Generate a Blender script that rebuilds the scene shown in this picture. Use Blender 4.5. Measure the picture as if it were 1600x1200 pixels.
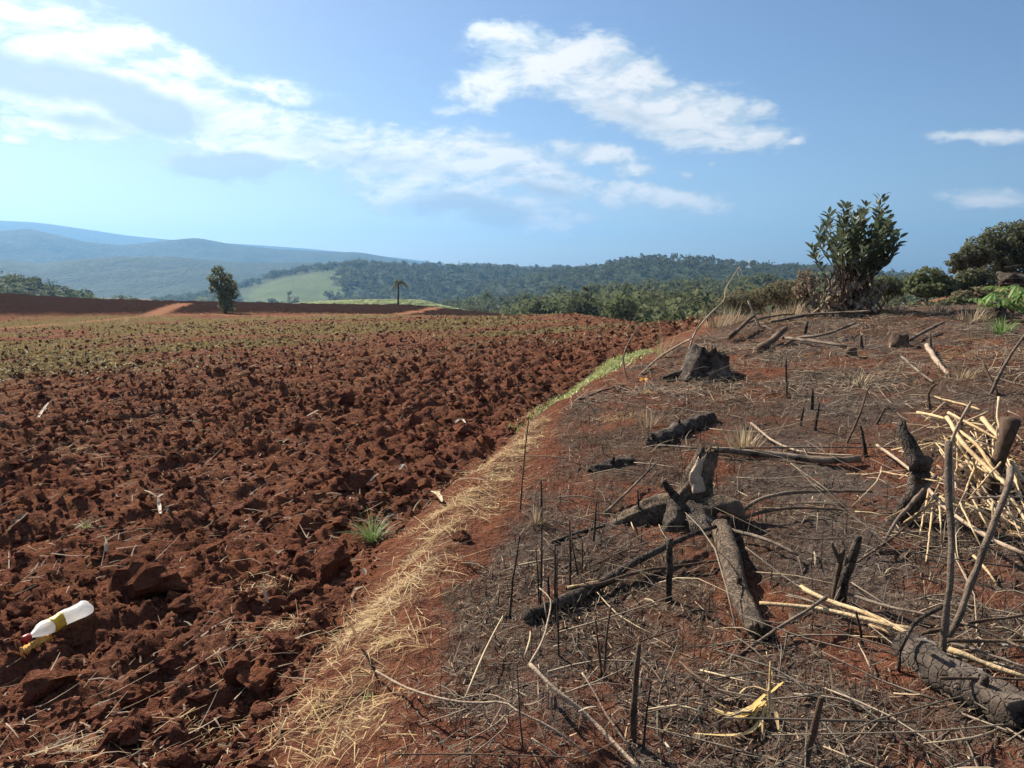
import bpy, math, random
import numpy as np
from mathutils import Vector
for _o in list(bpy.data.objects): bpy.data.objects.remove(_o)
SC = bpy.context.scene
COL = SC.collection
R_ = math.radians
rng = np.random.default_rng(7)
random.seed(7)

# ------------------------------------------------------------------ camera
F_PX, PITCH, EYE = 1209.0, R_(8.47), 1.6          # focal length in photo pixels (1600 wide)
cam_d = bpy.data.cameras.new('camera'); cam = bpy.data.objects.new('camera', cam_d); COL.objects.link(cam)
cam_d.sensor_width = 36.0; cam_d.lens = 36.0 * F_PX / 1600.0
cam_d.clip_start = 0.05; cam_d.clip_end = 40000
cam.location = (0, 0, EYE); cam.rotation_euler = (R_(90) - PITCH, 0, 0)
SC.camera = cam

# ------------------------------------------------------------------ light
SUN_AZ, SUN_EL = R_(-42), R_(37)                  # azimuth from the view direction (+ = right)
sd = Vector((math.sin(SUN_AZ) * math.cos(SUN_EL), math.cos(SUN_AZ) * math.cos(SUN_EL), math.sin(SUN_EL)))
sun_d = bpy.data.lights.new('sun', 'SUN'); sun = bpy.data.objects.new('sun', sun_d); COL.objects.link(sun)
sun_d.energy = 5.0; sun_d.angle = R_(0.6); sun_d.color = (1.0, 0.90, 0.76)
sun.rotation_euler = sd.to_track_quat('Z', 'Y').to_euler()
SC.view_settings.view_transform = 'Standard'; SC.view_settings.look = 'None'
SC.view_settings.gamma = 1.0; SC.view_settings.exposure = 1.22
SC.view_settings.use_curve_mapping = False
SC.cycles.volume_bounces = 0; SC.cycles.max_bounces = 4; SC.cycles.diffuse_bounces = 2; SC.cycles.transparent_max_bounces = 4
SC.cycles.use_adaptive_sampling = True; SC.cycles.adaptive_threshold = 0.02
SC.cycles.use_denoising = True

# ------------------------------------------------------------------ pixel helpers (photo pixels -> rays)
def ray(px, py):
    a, b = (px - 800) / F_PX, (600 - py) / F_PX
    d = np.array([a, math.cos(PITCH) + b * math.sin(PITCH), -math.sin(PITCH) + b * math.cos(PITCH)])
    return d / np.linalg.norm(d)
def at(px, py, R):                                # point seen at a pixel, R metres away over the ground
    d = ray(px, py); return np.array([0, 0, EYE]) + d * (R / math.hypot(d[0], d[1]))

# ------------------------------------------------------------------ node helpers
def nd(nt, typ, ins=None, **props):
    n = nt.nodes.new(typ)
    for k, v in props.items(): setattr(n, k, v)
    for k, v in (ins or {}).items():
        s = n.inputs[k]
        if isinstance(v, bpy.types.NodeSocket): nt.links.new(v, s)
        else: s.default_value = v
    return n
def mth(nt, op, a, b=0.0, c=0.0, clamp=False):
    return nd(nt, 'ShaderNodeMath', {0: a, 1: b, 2: c}, operation=op, use_clamp=clamp).outputs[0]
def mix(nt, f, a, b, mode='MIX'):
    n = nt.nodes.new('ShaderNodeMix'); n.data_type = 'RGBA'; n.blend_type = mode
    for i, v in ((0, f), (6, a), (7, b)):
        s = n.inputs[i]
        if isinstance(v, bpy.types.NodeSocket): nt.links.new(v, s)
        elif i == 0: s.default_value = v
        else: s.default_value = (*v[:3], 1)
    return n.outputs[2]
def sst(nt, x, lo, hi):
    return nd(nt, 'ShaderNodeMapRange', {0: x, 1: lo, 2: hi, 3: 0.0, 4: 1.0}, interpolation_type='SMOOTHSTEP').outputs[0]
def noise(nt, vec, scale, detail=4, rough=0.55, dist=0.0):
    return nd(nt, 'ShaderNodeTexNoise', {'Vector': vec, 'Scale': scale, 'Detail': detail, 'Roughness': rough, 'Distortion': dist}).outputs[0]

# ------------------------------------------------------------------ world: daylight sky with drifting cloud
W = bpy.data.worlds.new('World'); SC.world = W; W.use_nodes = True
W.cycles.sampling_method = 'MANUAL'; W.cycles.sample_map_resolution = 256
nt = W.node_tree; nt.nodes.clear()
sky = nd(nt, 'ShaderNodeTexSky', sky_type='NISHITA', sun_disc=False, sun_elevation=SUN_EL, sun_rotation=SUN_AZ,
         altitude=1500, air_density=1.0, dust_density=2.6, ozone_density=4.0)
bg1 = nd(nt, 'ShaderNodeBackground', {'Color': sky.outputs[0], 'Strength': 0.05})
tc = nd(nt, 'ShaderNodeTexCoord').outputs['Generated']
sx = nd(nt, 'ShaderNodeSeparateXYZ', {0: tc})
az = mth(nt, 'ARCTAN2', sx.outputs[0], sx.outputs[1]); el = mth(nt, 'ARCSINE', sx.outputs[2])
ae = nd(nt, 'ShaderNodeCombineXYZ', {0: az, 1: el, 2: 0.0}).outputs[0]
# slow warp so that no cloud outline is a plain ellipse
wn = nd(nt, 'ShaderNodeTexNoise', {'Vector': ae, 'Scale': 9.0, 'Detail': 4, 'Roughness': 0.6}).outputs[1]
wv = nd(nt, 'ShaderNodeVectorMath', {0: wn, 1: (0.5, 0.5, 0.5)}, operation='SUBTRACT').outputs[0]
wv = nd(nt, 'ShaderNodeVectorMath', {0: wv, 1: (0.085, 0.045, 0.0)}, operation='MULTIPLY').outputs[0]
aw = nd(nt, 'ShaderNodeVectorMath', {0: ae, 1: wv}, operation='ADD').outputs[0]
def blob(cx, cy, rx, ry, rot, w):
    d = ray(cx, cy); a = math.atan2(d[0], d[1]); e = math.asin(d[2])
    return (a, e, rx / F_PX * 1.18, ry / F_PX * 1.12, -R_(rot), w)
CLOUDS = [blob(*c) for c in (
    (85, 55, 200, 60, 14, 1.25), (250, 105, 190, 55, 19, 1.1), (440, 140, 105, 30, 8, 1.0), (10, 115, 250, 80, 10, 1.25),
    (60, 172, 180, 44, 6, 1.15), (20, 216, 50, 13, 4, 0.6), (200, 165, 160, 50, 8, 1.1), (400, 212, 240, 62, 7, 1.05),
    (570, 238, 200, 50, 8, 1.1), (760, 248, 160, 54, 10, 1.15), (865, 285, 105, 28, 11, 1.05), (680, 300, 190, 44, 6, 0.95),
    (820, 335, 170, 48, 8, 0.92), (340, 252, 115, 34, 2, 1.0), (480, 262, 90, 28, 2, 0.7), (740, 225, 60, 26, 0, 0.8),
    (800, 62, 90, 30, 8, 1.0), (765, 132, 80, 46, -14, 1.0), (700, 172, 45, 16, -8, 0.8), (910, 108, 195, 66, 10, 1.12),
    (1020, 165, 190, 68, 14, 1.12), (1130, 210, 130, 34, 8, 0.9), (1238, 224, 26, 15, 0, 0.7), (930, 242, 85, 28, 9, 0.95),
    (985, 270, 60, 18, -6, 0.7), (1030, 310, 125, 28, 3, 1.05), (1070, 269, 26, 13, 0, 0.7), (1110, 256, 14, 10, 0, 0.6),
    (605, 200, 18, 9, 0, 0.6), (1535, 214, 85, 16, 6, 0.7), (1575, 310, 90, 20, 0, 0.85), (885, 378, 45, 12, 0, 0.45))]
SHADE = [blob(*c) for c in ((70, 122, 250, 34, 10, 1.0), (235, 176, 75, 32, 4, 1.3), (345, 258, 85, 26, 3, 1.25), (735, 330, 120, 26, 4, 1.1),
                            (120, 190, 90, 18, 6, 0.6), (560, 250, 150, 22, 8, 0.45), (1000, 185, 120, 20, 12, 0.35), (860, 300, 80, 14, 8, 0.5))]
def field(blobs):
    acc = None
    for (a, e, rx, ry, ro, w) in blobs:
        m = nd(nt, 'ShaderNodeMapping', {'Vector': aw, 'Location': (a, e, 0), 'Rotation': (0, 0, ro), 'Scale': (rx, ry, 1)}, vector_type='TEXTURE')
        g = nd(nt, 'ShaderNodeTexGradient', {0: m.outputs[0]}, gradient_type='SPHERICAL').outputs[1]
        g = mth(nt, 'MULTIPLY', g, w)
        acc = g if acc is None else mth(nt, 'MAXIMUM', acc, g)
    return acc
st = nd(nt, 'ShaderNodeMapping', {'Vector': ae, 'Rotation': (0, 0, R_(8)), 'Scale': (1.0, 2.3, 1.0)}).outputs[0]
n1 = noise(nt, st, 13.0, 10, 0.64, 0.4); n2 = noise(nt, st, 48.0, 8, 0.65, 0.3)
# the same kind of cloud goes on round the rest of the sky
brk = noise(nt, st, 5.0, 3, 0.5)
lown = noise(nt, nd(nt, 'ShaderNodeMapping', {'Vector': ae, 'Scale': (1.0, 2.6, 1.0)}).outputs[0], 2.4, 2, .5)
outm = mth(nt, 'MAXIMUM', sst(nt, mth(nt, 'ABSOLUTE', az), .66, .82), sst(nt, el, .36, .5))
outc = mth(nt, 'MULTIPLY', mth(nt, 'MULTIPLY', sst(nt, lown, .48, .68), sst(nt, el, .03, .12)), outm)
bf = mth(nt, 'MAXIMUM', field(CLOUDS), outc)
den = mth(nt, 'ADD', bf, mth(nt, 'MULTIPLY', mth(nt, 'SUBTRACT', n1, 0.5), 1.0))
den = mth(nt, 'ADD', den, mth(nt, 'MULTIPLY', mth(nt, 'SUBTRACT', brk, 0.5), 0.55))
den = mth(nt, 'ADD', den, mth(nt, 'MULTIPLY', mth(nt, 'SUBTRACT', n2, 0.5), 0.5))
gate = sst(nt, bf, 0.02, 0.16)
alpha = mth(nt, 'MULTIPLY', mth(nt, 'MULTIPLY', sst(nt, den, 0.19, 0.52), gate), 0.93)
sh = mth(nt, 'ADD', field(SHADE), mth(nt, 'MULTIPLY', mth(nt, 'SUBTRACT', n1, 0.5), 0.9))
shf = mth(nt, 'MULTIPLY', sst(nt, sh, 0.05, 0.6), 0.95)
st2 = nd(nt, 'ShaderNodeVectorMath', {0: st, 1: (-0.016, 0.03, 0.0)}, operation='ADD').outputs[0]
n1b = noise(nt, st2, 13.0, 5, 0.6, 0.4)                 # thickness towards the sun: lit and shaded sides of the puffs
emb = mth(nt, 'ADD', 0.72, mth(nt, 'MULTIPLY', mth(nt, 'SUBTRACT', n1, n1b), 4.5), clamp=True)
lit = mix(nt, mth(nt, 'MULTIPLY', sst(nt, den, 0.25, 0.75), emb), (0.52, 0.64, 0.74), (1.0, 0.97, 0.93))
ccol = mix(nt, shf, lit, (0.47, 0.54, 0.61))
sdot = nd(nt, 'ShaderNodeVectorMath', {0: tc, 1: tuple(sd)}, operation='DOT_PRODUCT').outputs[1]     # clouds glow towards the sun
bg2 = nd(nt, 'ShaderNodeBackground', {'Color': ccol, 'Strength': mth(nt, 'ADD', 0.45, mth(nt, 'MULTIPLY', sst(nt, sdot, 0.60, 0.97), 0.17))})
ms = nd(nt, 'ShaderNodeMixShader', {0: alpha, 1: bg1.outputs[0], 2: bg2.outputs[0]})
nd(nt, 'ShaderNodeOutputWorld', {0: ms.outputs[0]})

# ------------------------------------------------------------------ object helpers
def tag(o, label=None, cat=None, group=None, kind=None):
    for k, v in (('label', label), ('category', cat), ('group', group), ('kind', kind)):
        if v: o[k] = v
    return o
def mesh_np(name, V, Fs, mat, smooth=True, cols=None, parent=None, attr='Col'):
    """V (n,3); Fs list of int arrays (m,3) or (m,4); cols (n,3) or (n,4) per vertex."""
    me = bpy.data.meshes.new(name)
    V = np.asarray(V, np.float32); Fs = [np.asarray(f, np.int32) for f in Fs if len(f)]
    nl = sum(f.size for f in Fs); nf = sum(len(f) for f in Fs)
    me.vertices.add(len(V)); me.loops.add(nl); me.polygons.add(nf)
    me.vertices.foreach_set('co', V.ravel())
    me.loops.foreach_set('vertex_index', np.concatenate([f.ravel() for f in Fs]))
    sizes = np.concatenate([np.full(len(f), f.shape[1], np.int32) for f in Fs])
    me.polygons.foreach_set('loop_start', np.concatenate([[0], np.cumsum(sizes)[:-1]]).astype(np.int32))
    me.polygons.foreach_set('use_smooth', np.full(nf, smooth, bool))
    me.update(calc_edges=True)
    if cols is not None:
        c = np.ones((len(V), 4), np.float32); c[:, :cols.shape[1]] = cols
        a = me.color_attributes.new(attr, 'FLOAT_COLOR', 'POINT'); a.data.foreach_set('color', c.ravel())
    if mat: me.materials.append(mat)
    o = bpy.data.objects.new(name, me); COL.objects.link(o)
    if parent: o.parent = parent
    return o
def empty(name, loc=(0, 0, 0)):
    o = bpy.data.objects.new(name, None); o.location = tuple(float(v) for v in loc); COL.objects.link(o)
    o.empty_display_size = 0.1
    return o

# ------------------------------------------------------------------ numpy noise
def perlin(x, y, seed=0):
    r = np.random.default_rng(seed); P = r.permutation(512); A = r.uniform(0, 2 * np.pi, 512)
    xi = np.floor(x).astype(np.int64); yi = np.floor(y).astype(np.int64); xf = x - xi; yf = y - yi
    u = xf * xf * xf * (xf * (xf * 6 - 15) + 10); v = yf * yf * yf * (yf * (yf * 6 - 15) + 10)
    def g(ix, iy, dx, dy):
        a = A[P[(P[ix & 511] + iy) & 511]]; return np.cos(a) * dx + np.sin(a) * dy
    n00 = g(xi, yi, xf, yf); n10 = g(xi + 1, yi, xf - 1, yf); n01 = g(xi, yi + 1, xf, yf - 1); n11 = g(xi + 1, yi + 1, xf - 1, yf - 1)
    return ((n00 * (1 - u) + n10 * u) * (1 - v) + (n01 * (1 - u) + n11 * u) * v) * 1.5
def fbm(x, y, seed=0, octv=4, gain=0.5):
    s = 0; a = 1.0
    for i in range(octv): s = s + a * perlin(x * 2 ** i, y * 2 ** i, seed + i * 17); a *= gain
    return s
def sms(x, lo, hi):
    t = np.clip((x - lo) / (hi - lo), 0, 1); return t * t * (3 - 2 * t)

# ------------------------------------------------------------------ macro terrain: thin-plate surface through surveyed points
ctl = []
def c_px(px, py, R): ctl.append(tuple(at(px, py, R)))
def c_az(px, pts):
    a = math.atan2((px - 800) / F_PX, 1)
    for R, z in pts: ctl.append((R * math.sin(a), R * math.cos(a), z))
c_az(-400, [(3, -.15), (10, -.5), (40, -2.2), (150, -1.5), (300, -4), (700, -30)])
c_az(0, [(1.5, -.06), (3, -.13), (8, -.4), (20, -1.1), (40, -2.2), (230, -9), (420, -30)]); c_px(0, 509, 75); c_px(0, 457, 150)
c_az(350, [(1.5, -.05), (3, -.1), (8, -.35), (20, -.95), (40, -1.9), (260, -13), (420, -30)]); c_px(350, 489, 90); c_px(350, 471, 145)
c_az(640, [(1.5, -.02), (3, -.02), (8, -.27), (20, -.78), (40, -1.55), (250, -13), (420, -30)]); c_px(640, 491, 95); c_px(640, 475, 145)
c_az(900, [(1.5, 0), (3, .03), (5, 0), (8, -.08), (20, -.42), (110, -6), (250, -15), (420, -30)]); c_px(900, 488, 60)
c_az(1100, [(2, .03), (5, .08), (10, .17), (60, -3.2), (110, -7), (250, -16), (420, -30)]); c_px(1100, 496, 26)
c_az(1250, [(2, .05), (4, .12), (10, .36), (28, -.4), (60, -3.4), (120, -8), (250, -16), (420, -28)]); c_px(1250, 491, 17)
c_az(1400, [(2, .07), (4, .16), (10, .46), (28, .1), (60, -2.0), (120, -5), (300, -14)]); c_px(1400, 483, 17.5)
c_az(1600, [(2, .08), (4, .2), (9, .5), (110, 1.5), (300, -4)]); c_px(1600, 497, 15); c_px(1600, 445, 38); c_px(1600, 425, 65)
c_az(2100, [(3, .2), (10, .7), (40, 1.6), (100, 2.5), (300, 0)])
for a in (-180, -120, -70, 70, 120):
    for R in (2, 10, 50, 300): ctl.append((R * math.sin(R_(a)), R * math.cos(R_(a)), math.copysign(.025, a) * R ** .8 if R < 200 else 0))
ctl = np.array(ctl)
def _uv(x, y):
    r = np.hypot(x, y); return np.stack([x / (r + 1e-6) * 2.0, y / (r + 1e-6) * 2.0, np.log(np.maximum(r, 1.0))], -1)
def _tps():
    P = _uv(ctl[:, 0], ctl[:, 1]); n = len(P)
    D = np.linalg.norm(P[:, None] - P[None], axis=-1)
    A = np.zeros((n + 4, n + 4)); A[:n, :n] = D; A[:n, n] = 1; A[:n, n + 1:] = P; A[n, :n] = 1; A[n + 1:, :n] = P.T
    A[:n, :n] -= np.eye(n) * 0.02
    s = np.maximum(np.hypot(ctl[:, 0], ctl[:, 1]), 1.0)
    b = np.concatenate([ctl[:, 2] / s, np.zeros(4)])      # interpolate the slope z/R: even detail near and far
    return P, np.linalg.solve(A, b)
TP, TW = _tps()
VALLEY = -62.0
def macro(x, y):
    x = np.asarray(x, float); y = np.asarray(y, float); sh_ = x.shape; x = x.ravel(); y = y.ravel()
    out = np.empty(len(x)); r = np.hypot(x, y)
    for i in range(0, len(x), 100000):
        q = _uv(x[i:i + 100000], y[i:i + 100000])
        D = np.sqrt(np.maximum((q ** 2).sum(1)[:, None] + (TP ** 2).sum(1)[None] - 2 * q @ TP.T, 0))
        out[i:i + 100000] = D @ TW[:len(TP)] + TW[len(TP)] + q @ TW[len(TP) + 1:]
    z = out * np.maximum(r, 1.0) * np.minimum(1, r / 1.0)
    k = sms(r, 300, 520)
    return (z * (1 - k) + VALLEY * k).reshape(sh_)
def ground(px, py, lift=0.0, rmax=400):            # where the ray through a pixel meets the ground
    d = ray(px, py); h = math.hypot(d[0], d[1]); R = np.geomspace(0.8, rmax, 600)
    X, Y, Z = d[0] / h * R, d[1] / h * R, EYE + d[2] / h * R
    below = np.nonzero(Z < macro(X, Y) + lift)[0]
    i = below[0] if len(below) else len(R) - 1
    lo, hi = R[max(i - 1, 0)], R[i]
    for _ in range(18):
        m = (lo + hi) / 2
        if EYE + d[2] / h * m < float(macro(d[0] / h * m, d[1] / h * m)) + lift: hi = m
        else: lo = m
    return np.array([d[0] / h * hi, d[1] / h * hi, EYE + d[2] / h * hi])

# ------------------------------------------------------------------ edges of the ploughed field and of the burnt bank
def edge(pts):
    g = np.array([ground(*p) for p in pts]); o = np.argsort(g[:, 1]); return g[o, 1], g[o, 0]
PLY, PLX = edge([(440, 1200), (495, 1090), (540, 980), (598, 885), (682, 800), (765, 715), (830, 668), (900, 610), (960, 575), (1010, 550), (1060, 525), (1110, 505), (1140, 497)])
BUY, BUX = edge([(632, 1200), (676, 1100), (682, 1020), (726, 940), (808, 840), (845, 770), (870, 690), (950, 615), (1020, 585), (1080, 545), (1130, 515), (1160, 500)])
def d_plough(x, y): return x - np.interp(y, PLY, PLX) - np.maximum(0, y - PLY[-1]) * .25     # > 0 : bank side
def d_burn(x, y): return x - np.interp(y, BUY, BUX) - np.maximum(0, y - BUY[-1]) * .25
PATH = np.array([ground(p[0], p[1]) for p in ((0, 513), (130, 503), (245, 492), (330, 491), (450, 494), (620, 491), (760, 486))])
TRACK = np.array([ground(p[0], p[1]) for p in ((235, 493), (262, 482), (290, 474))])
def d_poly(x, y, P):
    best = np.full(x.shape, 1e9)
    for a, b in zip(P[:-1], P[1:]):
        d = b[:2] - a[:2]; L = d @ d
        t = np.clip(((x - a[0]) * d[0] + (y - a[1]) * d[1]) / L, 0, 1)
        best = np.minimum(best, np.hypot(x - a[0] - t * d[0], y - a[1] - t * d[1]))
    return best
def relief(x, y):
    """small ground relief and the cover masks (burnt, weeds, dry residue, path)"""
    r = np.hypot(x, y)
    wob = fbm(x * .9, y * .9, 5, 4) * np.clip(.12 + r * .006, 0, .5)
    dp = d_plough(x, y) + wob * .8; db = d_burn(x, y) + wob
    inf = 1 - sms(dp, -.28, .10)
    far = 1 - sms(r, 140, 190)
    path = np.zeros_like(r); s = (r > 45) & (r < 200)
    if s.any():
        path[s] = np.maximum(1 - sms(d_poly(x[s], y[s], PATH) + fbm(x[s] * .2, y[s] * .2, 31, 2) * .5, .2, 1.2), 1 - sms(d_poly(x[s], y[s], TRACK), .5, 1.5))
    # ploughed soil: furrow swell along the edge, then lumps at falling sizes
    u = (x * .83 - y * .56) + fbm(x * .35, y * .35, 9, 2) * .35
    furrow = np.sin(u * 2 * np.pi / .62) * (.024 + .03 * sms(r, 5, 14))
    n1 = fbm(x * 1.1, y * 1.1, 11, 2) * .05
    ua, va = x * .83 - y * .56, x * .56 + y * .83; bl = np.abs(perlin(ua * 3.0, va * 1.7, 21)); bl2 = np.abs(perlin(ua * 6.4 + 3, va * 4.2, 22)); bl3 = np.abs(perlin(x * 13, y * 13 + 5, 23))
    lump = (bl * .105 + bl2 * .08 + bl3 * .045) + perlin(x * 27, y * 27, 24) * .012 + perlin(x * 55, y * 55, 25) * .006
    dens = (1 + .5 * sms(r, 6, 18)) * (.65 + .6 * sms(fbm(x * .45, y * .45, 41, 2), -.4, .6))
    z = inf * far * (1 - path * .9) * (furrow + n1 + (lump - .075) * dens - .03)
    # bank: softer, trampled and burnt
    bank = 1 - inf
    nb = 1 - sms(r, 60, 130)
    z += bank * nb * (fbm(x * .8, y * .8, 61, 2) * .045 + fbm(x * 3.2, y * 3.2, 62, 3, .55) * .022 + np.abs(perlin(x * 11, y * 11, 63)) * .014 + perlin(x * 31, y * 31, 64) * .006)
    z += .25 * sms(dp, -.08, .45) * (1 - .8 * sms(dp, .7, 3.5)) * nb * (1 - .6 * sms(r, 8, 18)) * sms(r, .5, 2.2)                       # lip of the bank
    burn = sms(db, -.03, .16) * (1 - sms(r, 26, 45))
    bn = fbm(x * .7, y * .7, 71, 4, .6)
    redp = sms(fbm(x * 1.25 + 7, y * 1.25, 72, 4, .7), .05, .65)              # bare red soil showing through the char
    red2 = 1 - sms(np.abs(r - 6.6 - x * .25), .2, 1.6)
    burn = burn * (1 - .6 * redp) * (1 - .25 * red2) * (.75 + .25 * sms(bn, -.5, .4))
    weeds = inf * sms(r, 16, 34) * (1 - sms(r, 78, 100)) * sms(fbm(x * .09, y * .12, 81, 3) + .22 - .4 * sms(x, 2, 14), -.3, .4)
    weeds = np.maximum(weeds, sms(r, 150, 170))
    rb = bank * sms(r, 13, 17) * .6
    weeds = np.maximum(weeds, rb * sms(fbm(x * .5, y * .5, 82, 3), -.2, .4))
    dry = np.clip(inf * (1 - .65 * sms(r, 75, 100)) * (.12 + 1.0 * sms(r, 4, 32)) * sms(fbm(x * .5, y * .5, 91, 3), -.6, .6), 0, 1)
    dry = np.clip(dry + inf * .35 * sms(-x / (y + .5), .05, .5) * sms(r, 5, 11) * (1 - sms(r, 75, 95)) * sms(fbm(x * .8, y * .8, 93, 3), -.5, .4), 0, 1)
    dry = np.maximum(dry, bank * sms(r, 9, 14) * .75 * sms(fbm(x * .9, y * .9, 92, 3), -.5, .3))
    c = r < 20
    if c.any():
        xc, yc = x[c], y[c]; nz = fbm(xc * 2.5, yc * 2.5, 77, 3, .6) * .55
        def spots(L):
            m = np.zeros_like(xc)
            for gx, gy, ra, rb_, w in L: m = np.maximum(m, w * (1 - sms(np.sqrt(((xc - gx) / ra) ** 2 + ((yc - gy) / rb_) ** 2) + nz, .35, 1.05)))
            return m
        burn[c] = np.maximum(burn[c] * (1 - .85 * spots(RED_SPOTS)), spots(ASH_SPOTS) * sms(db[c], -.03, .16))
        dry[c] = np.maximum(dry[c], .9 * (1 - sms(d_poly(xc, yc, STRAW_LINE) + nz * .1, .02, .17)))
    # the field beyond the path: coarser furrows, darker soil; its colour also carries clod shadow
    dark = inf * sms(r, 84, 96) * (1 - sms(r, 150, 170)) * (1 - path)
    z += dark * (np.abs(perlin(x * .45, y * .45, 95)) - .3) * .35
    return z, np.stack([burn, weeds, dry * (1 - .8 * dark), 1 - path], -1), dark
STRAW_LINE = np.array([ground(*p) for p in ((548, 1230), (566, 1150), (598, 1060), (640, 985), (698, 905), (762, 832), (802, 772), (820, 732), (842, 692))])
def _spot(px, py, rx, ry, w=1.0):
    g = ground(px, py); R = math.hypot(g[0], g[1]); e = ground(px, py + ry); return (g[0], g[1], rx / F_PX * R * 1.2, max(abs(e[1] - g[1]) * 1.3, .12), w)
RED_SPOTS = [_spot(*s) for s in ((1370, 735, 75, 45, .95), (1105, 770, 35, 35, .9), (1030, 830, 60, 18, .8), (1195, 1010, 45, 90, .9), (1340, 1110, 90, 90, .95), (1130, 1000, 25, 90, .7), (900, 830, 60, 50, .6), (960, 640, 90, 28, .8), (1150, 590, 110, 22, .85), (1290, 575, 90, 14, .7), (1530, 560, 70, 26, .85), (860, 1010, 35, 30, .8), (1500, 1140, 70, 40, .7), (1060, 880, 50, 20, .7), (780, 800, 40, 60, .6), (1400, 880, 50, 30, .7), (720, 960, 30, 40, .5), (1530, 930, 40, 30, .6))]
ASH_SPOTS = [_spot(*s) for s in ((1300, 650, 150, 40, .95), (1450, 620, 130, 40, .9), (960, 730, 100, 20, .9), (1060, 680, 70, 20, .95), (740, 1050, 70, 90, .9), (860, 880, 60, 60, .75), (1250, 870, 90, 40, .8), (1000, 1110, 90, 50, .75), (1480, 870, 70, 50, .8), (1540, 1040, 80, 50, .9), (1400, 520, 120, 12, .6))]
def surf(x, y):
    x = np.atleast_1d(np.asarray(x, float)); y = np.atleast_1d(np.asarray(y, float))
    return macro(x, y) + relief(x, y)[0]

# ------------------------------------------------------------------ materials
def new_mat(name):
    m = bpy.data.materials.new(name); m.use_nodes = True; t = m.node_tree; t.nodes.clear()
    return m, t
def finish(t, col, rough=0.9, bump=None, bstr=0.4, bdist=0.02, spec=0.2, trans=None, normal=None):
    ins = {'Base Color': col, 'Roughness': rough, 'Specular IOR Level': spec}
    if bump is not None:
        ins['Normal'] = nd(t, 'ShaderNodeBump', {'Height': bump, 'Strength': bstr, 'Distance': bdist}).outputs[0]
    b = nd(t, 'ShaderNodeBsdfPrincipled', ins); out = b.outputs[0]
    if trans is not None:
        tr = nd(t, 'ShaderNodeBsdfTranslucent', {'Color': trans})
        out = nd(t, 'ShaderNodeMixShader', {0: 0.35, 1: out, 2: tr.outputs[0]}).outputs[0]
    nd(t, 'ShaderNodeOutputMaterial', {0: out})
def soil_material():
    m, t = new_mat('red_soil')
    pos = nd(t, 'ShaderNodeNewGeometry').outputs['Position']
    a2 = nd(t, 'ShaderNodeAttribute', attribute_name='cover').outputs
    s2 = nd(t, 'ShaderNodeSeparateColor', {0: a2[0]})
    n0 = noise(t, pos, 0.7, 3); n1 = noise(t, pos, 5.0, 5, .6); n2 = noise(t, pos, 38.0, 5, .65); n3 = noise(t, pos, 150.0, 3, .6)
    soil = mix(t, sst(t, n2, .3, .72), (.090, .040, .0275), (.215, .091, .060))
    soil = mix(t, mth(t, 'MULTIPLY', sst(t, n1, .42, .68), .85), soil, (.205, .083, .046))
    soil = mix(t, mth(t, 'MULTIPLY', sst(t, n0, .45, .7), .5), soil, (.10, .046, .029))
    soil = mix(t, mth(t, 'MULTIPLY', sst(t, n3, .58, .78), .35), soil, (.27, .135, .085))
    til = nd(t, 'ShaderNodeSeparateColor', {0: nd(t, 'ShaderNodeAttribute', attribute_name='tilth').outputs[0]}).outputs[0]
    soil = mix(t, til, soil, mix(t, n1, (.016, .0095, .0085), (.038, .022, .018)))  # far field: dark brown soil, shade between clods mixed into the colour
    # dry crop residue rotted into the top of the soil
    res = mix(t, n2, (.15, .098, .064), (.29, .20, .13))
    rf = mth(t, 'MULTIPLY', s2.outputs[2], sst(t, n2, .38, .66))
    soil = mix(t, rf, soil, res)
    weed = mix(t, n2, (.085, .088, .034), (.20, .20, .08))
    wf = mth(t, 'MULTIPLY', sst(t, mth(t, 'ADD', s2.outputs[1], mth(t, 'SUBTRACT', n1, .5)), .25, .9), sst(t, n2, .36, .6))
    soil = mix(t, mth(t, 'MULTIPLY', wf, .9), soil, weed)
    # char and ash left by the fire
    char = mix(t, sst(t, n2, .35, .7), (.030, .0235, .019), (.135, .098, .074))
    char = mix(t, mth(t, 'MULTIPLY', sst(t, n3, .56, .74), .55), char, (.30, .27, .24))
    char = mix(t, mth(t, 'MULTIPLY', sst(t, n0, .42, .66), .4), char, (.15, .137, .128))
    bf_ = sst(t, mth(t, 'ADD', s2.outputs[0], mth(t, 'ADD', mth(t, 'MULTIPLY', mth(t, 'SUBTRACT', n1, .5), 1.1), mth(t, 'MULTIPLY', mth(t, 'SUBTRACT', n2, .5), .9))), .12, .95)
    bf_ = mth(t, 'MULTIPLY', bf_, mth(t, 'ADD', .62, mth(t, 'MULTIPLY', sst(t, n2, .35, .6), .38)))
    soil = mix(t, bf_, soil, char)
    soil = mix(t, mth(t, 'MULTIPLY', mth(t, 'SUBTRACT', 1.0, a2[3]), .8), soil, (.27, .14, .085))
    bh = mth(t, 'ADD', mth(t, 'ADD', mth(t, 'MULTIPLY', n2, .8), mth(t, 'ADD', mth(t, 'MULTIPLY', noise(t, pos, 15.0, 4, .6), 1.0), mth(t, 'MULTIPLY', n1, 2.2))), mth(t, 'MULTIPLY', n3, .4))
    finish(t, soil, 1.0, bh, 1.0, .05, .0)
    return m
M_SOIL = soil_material()

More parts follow.
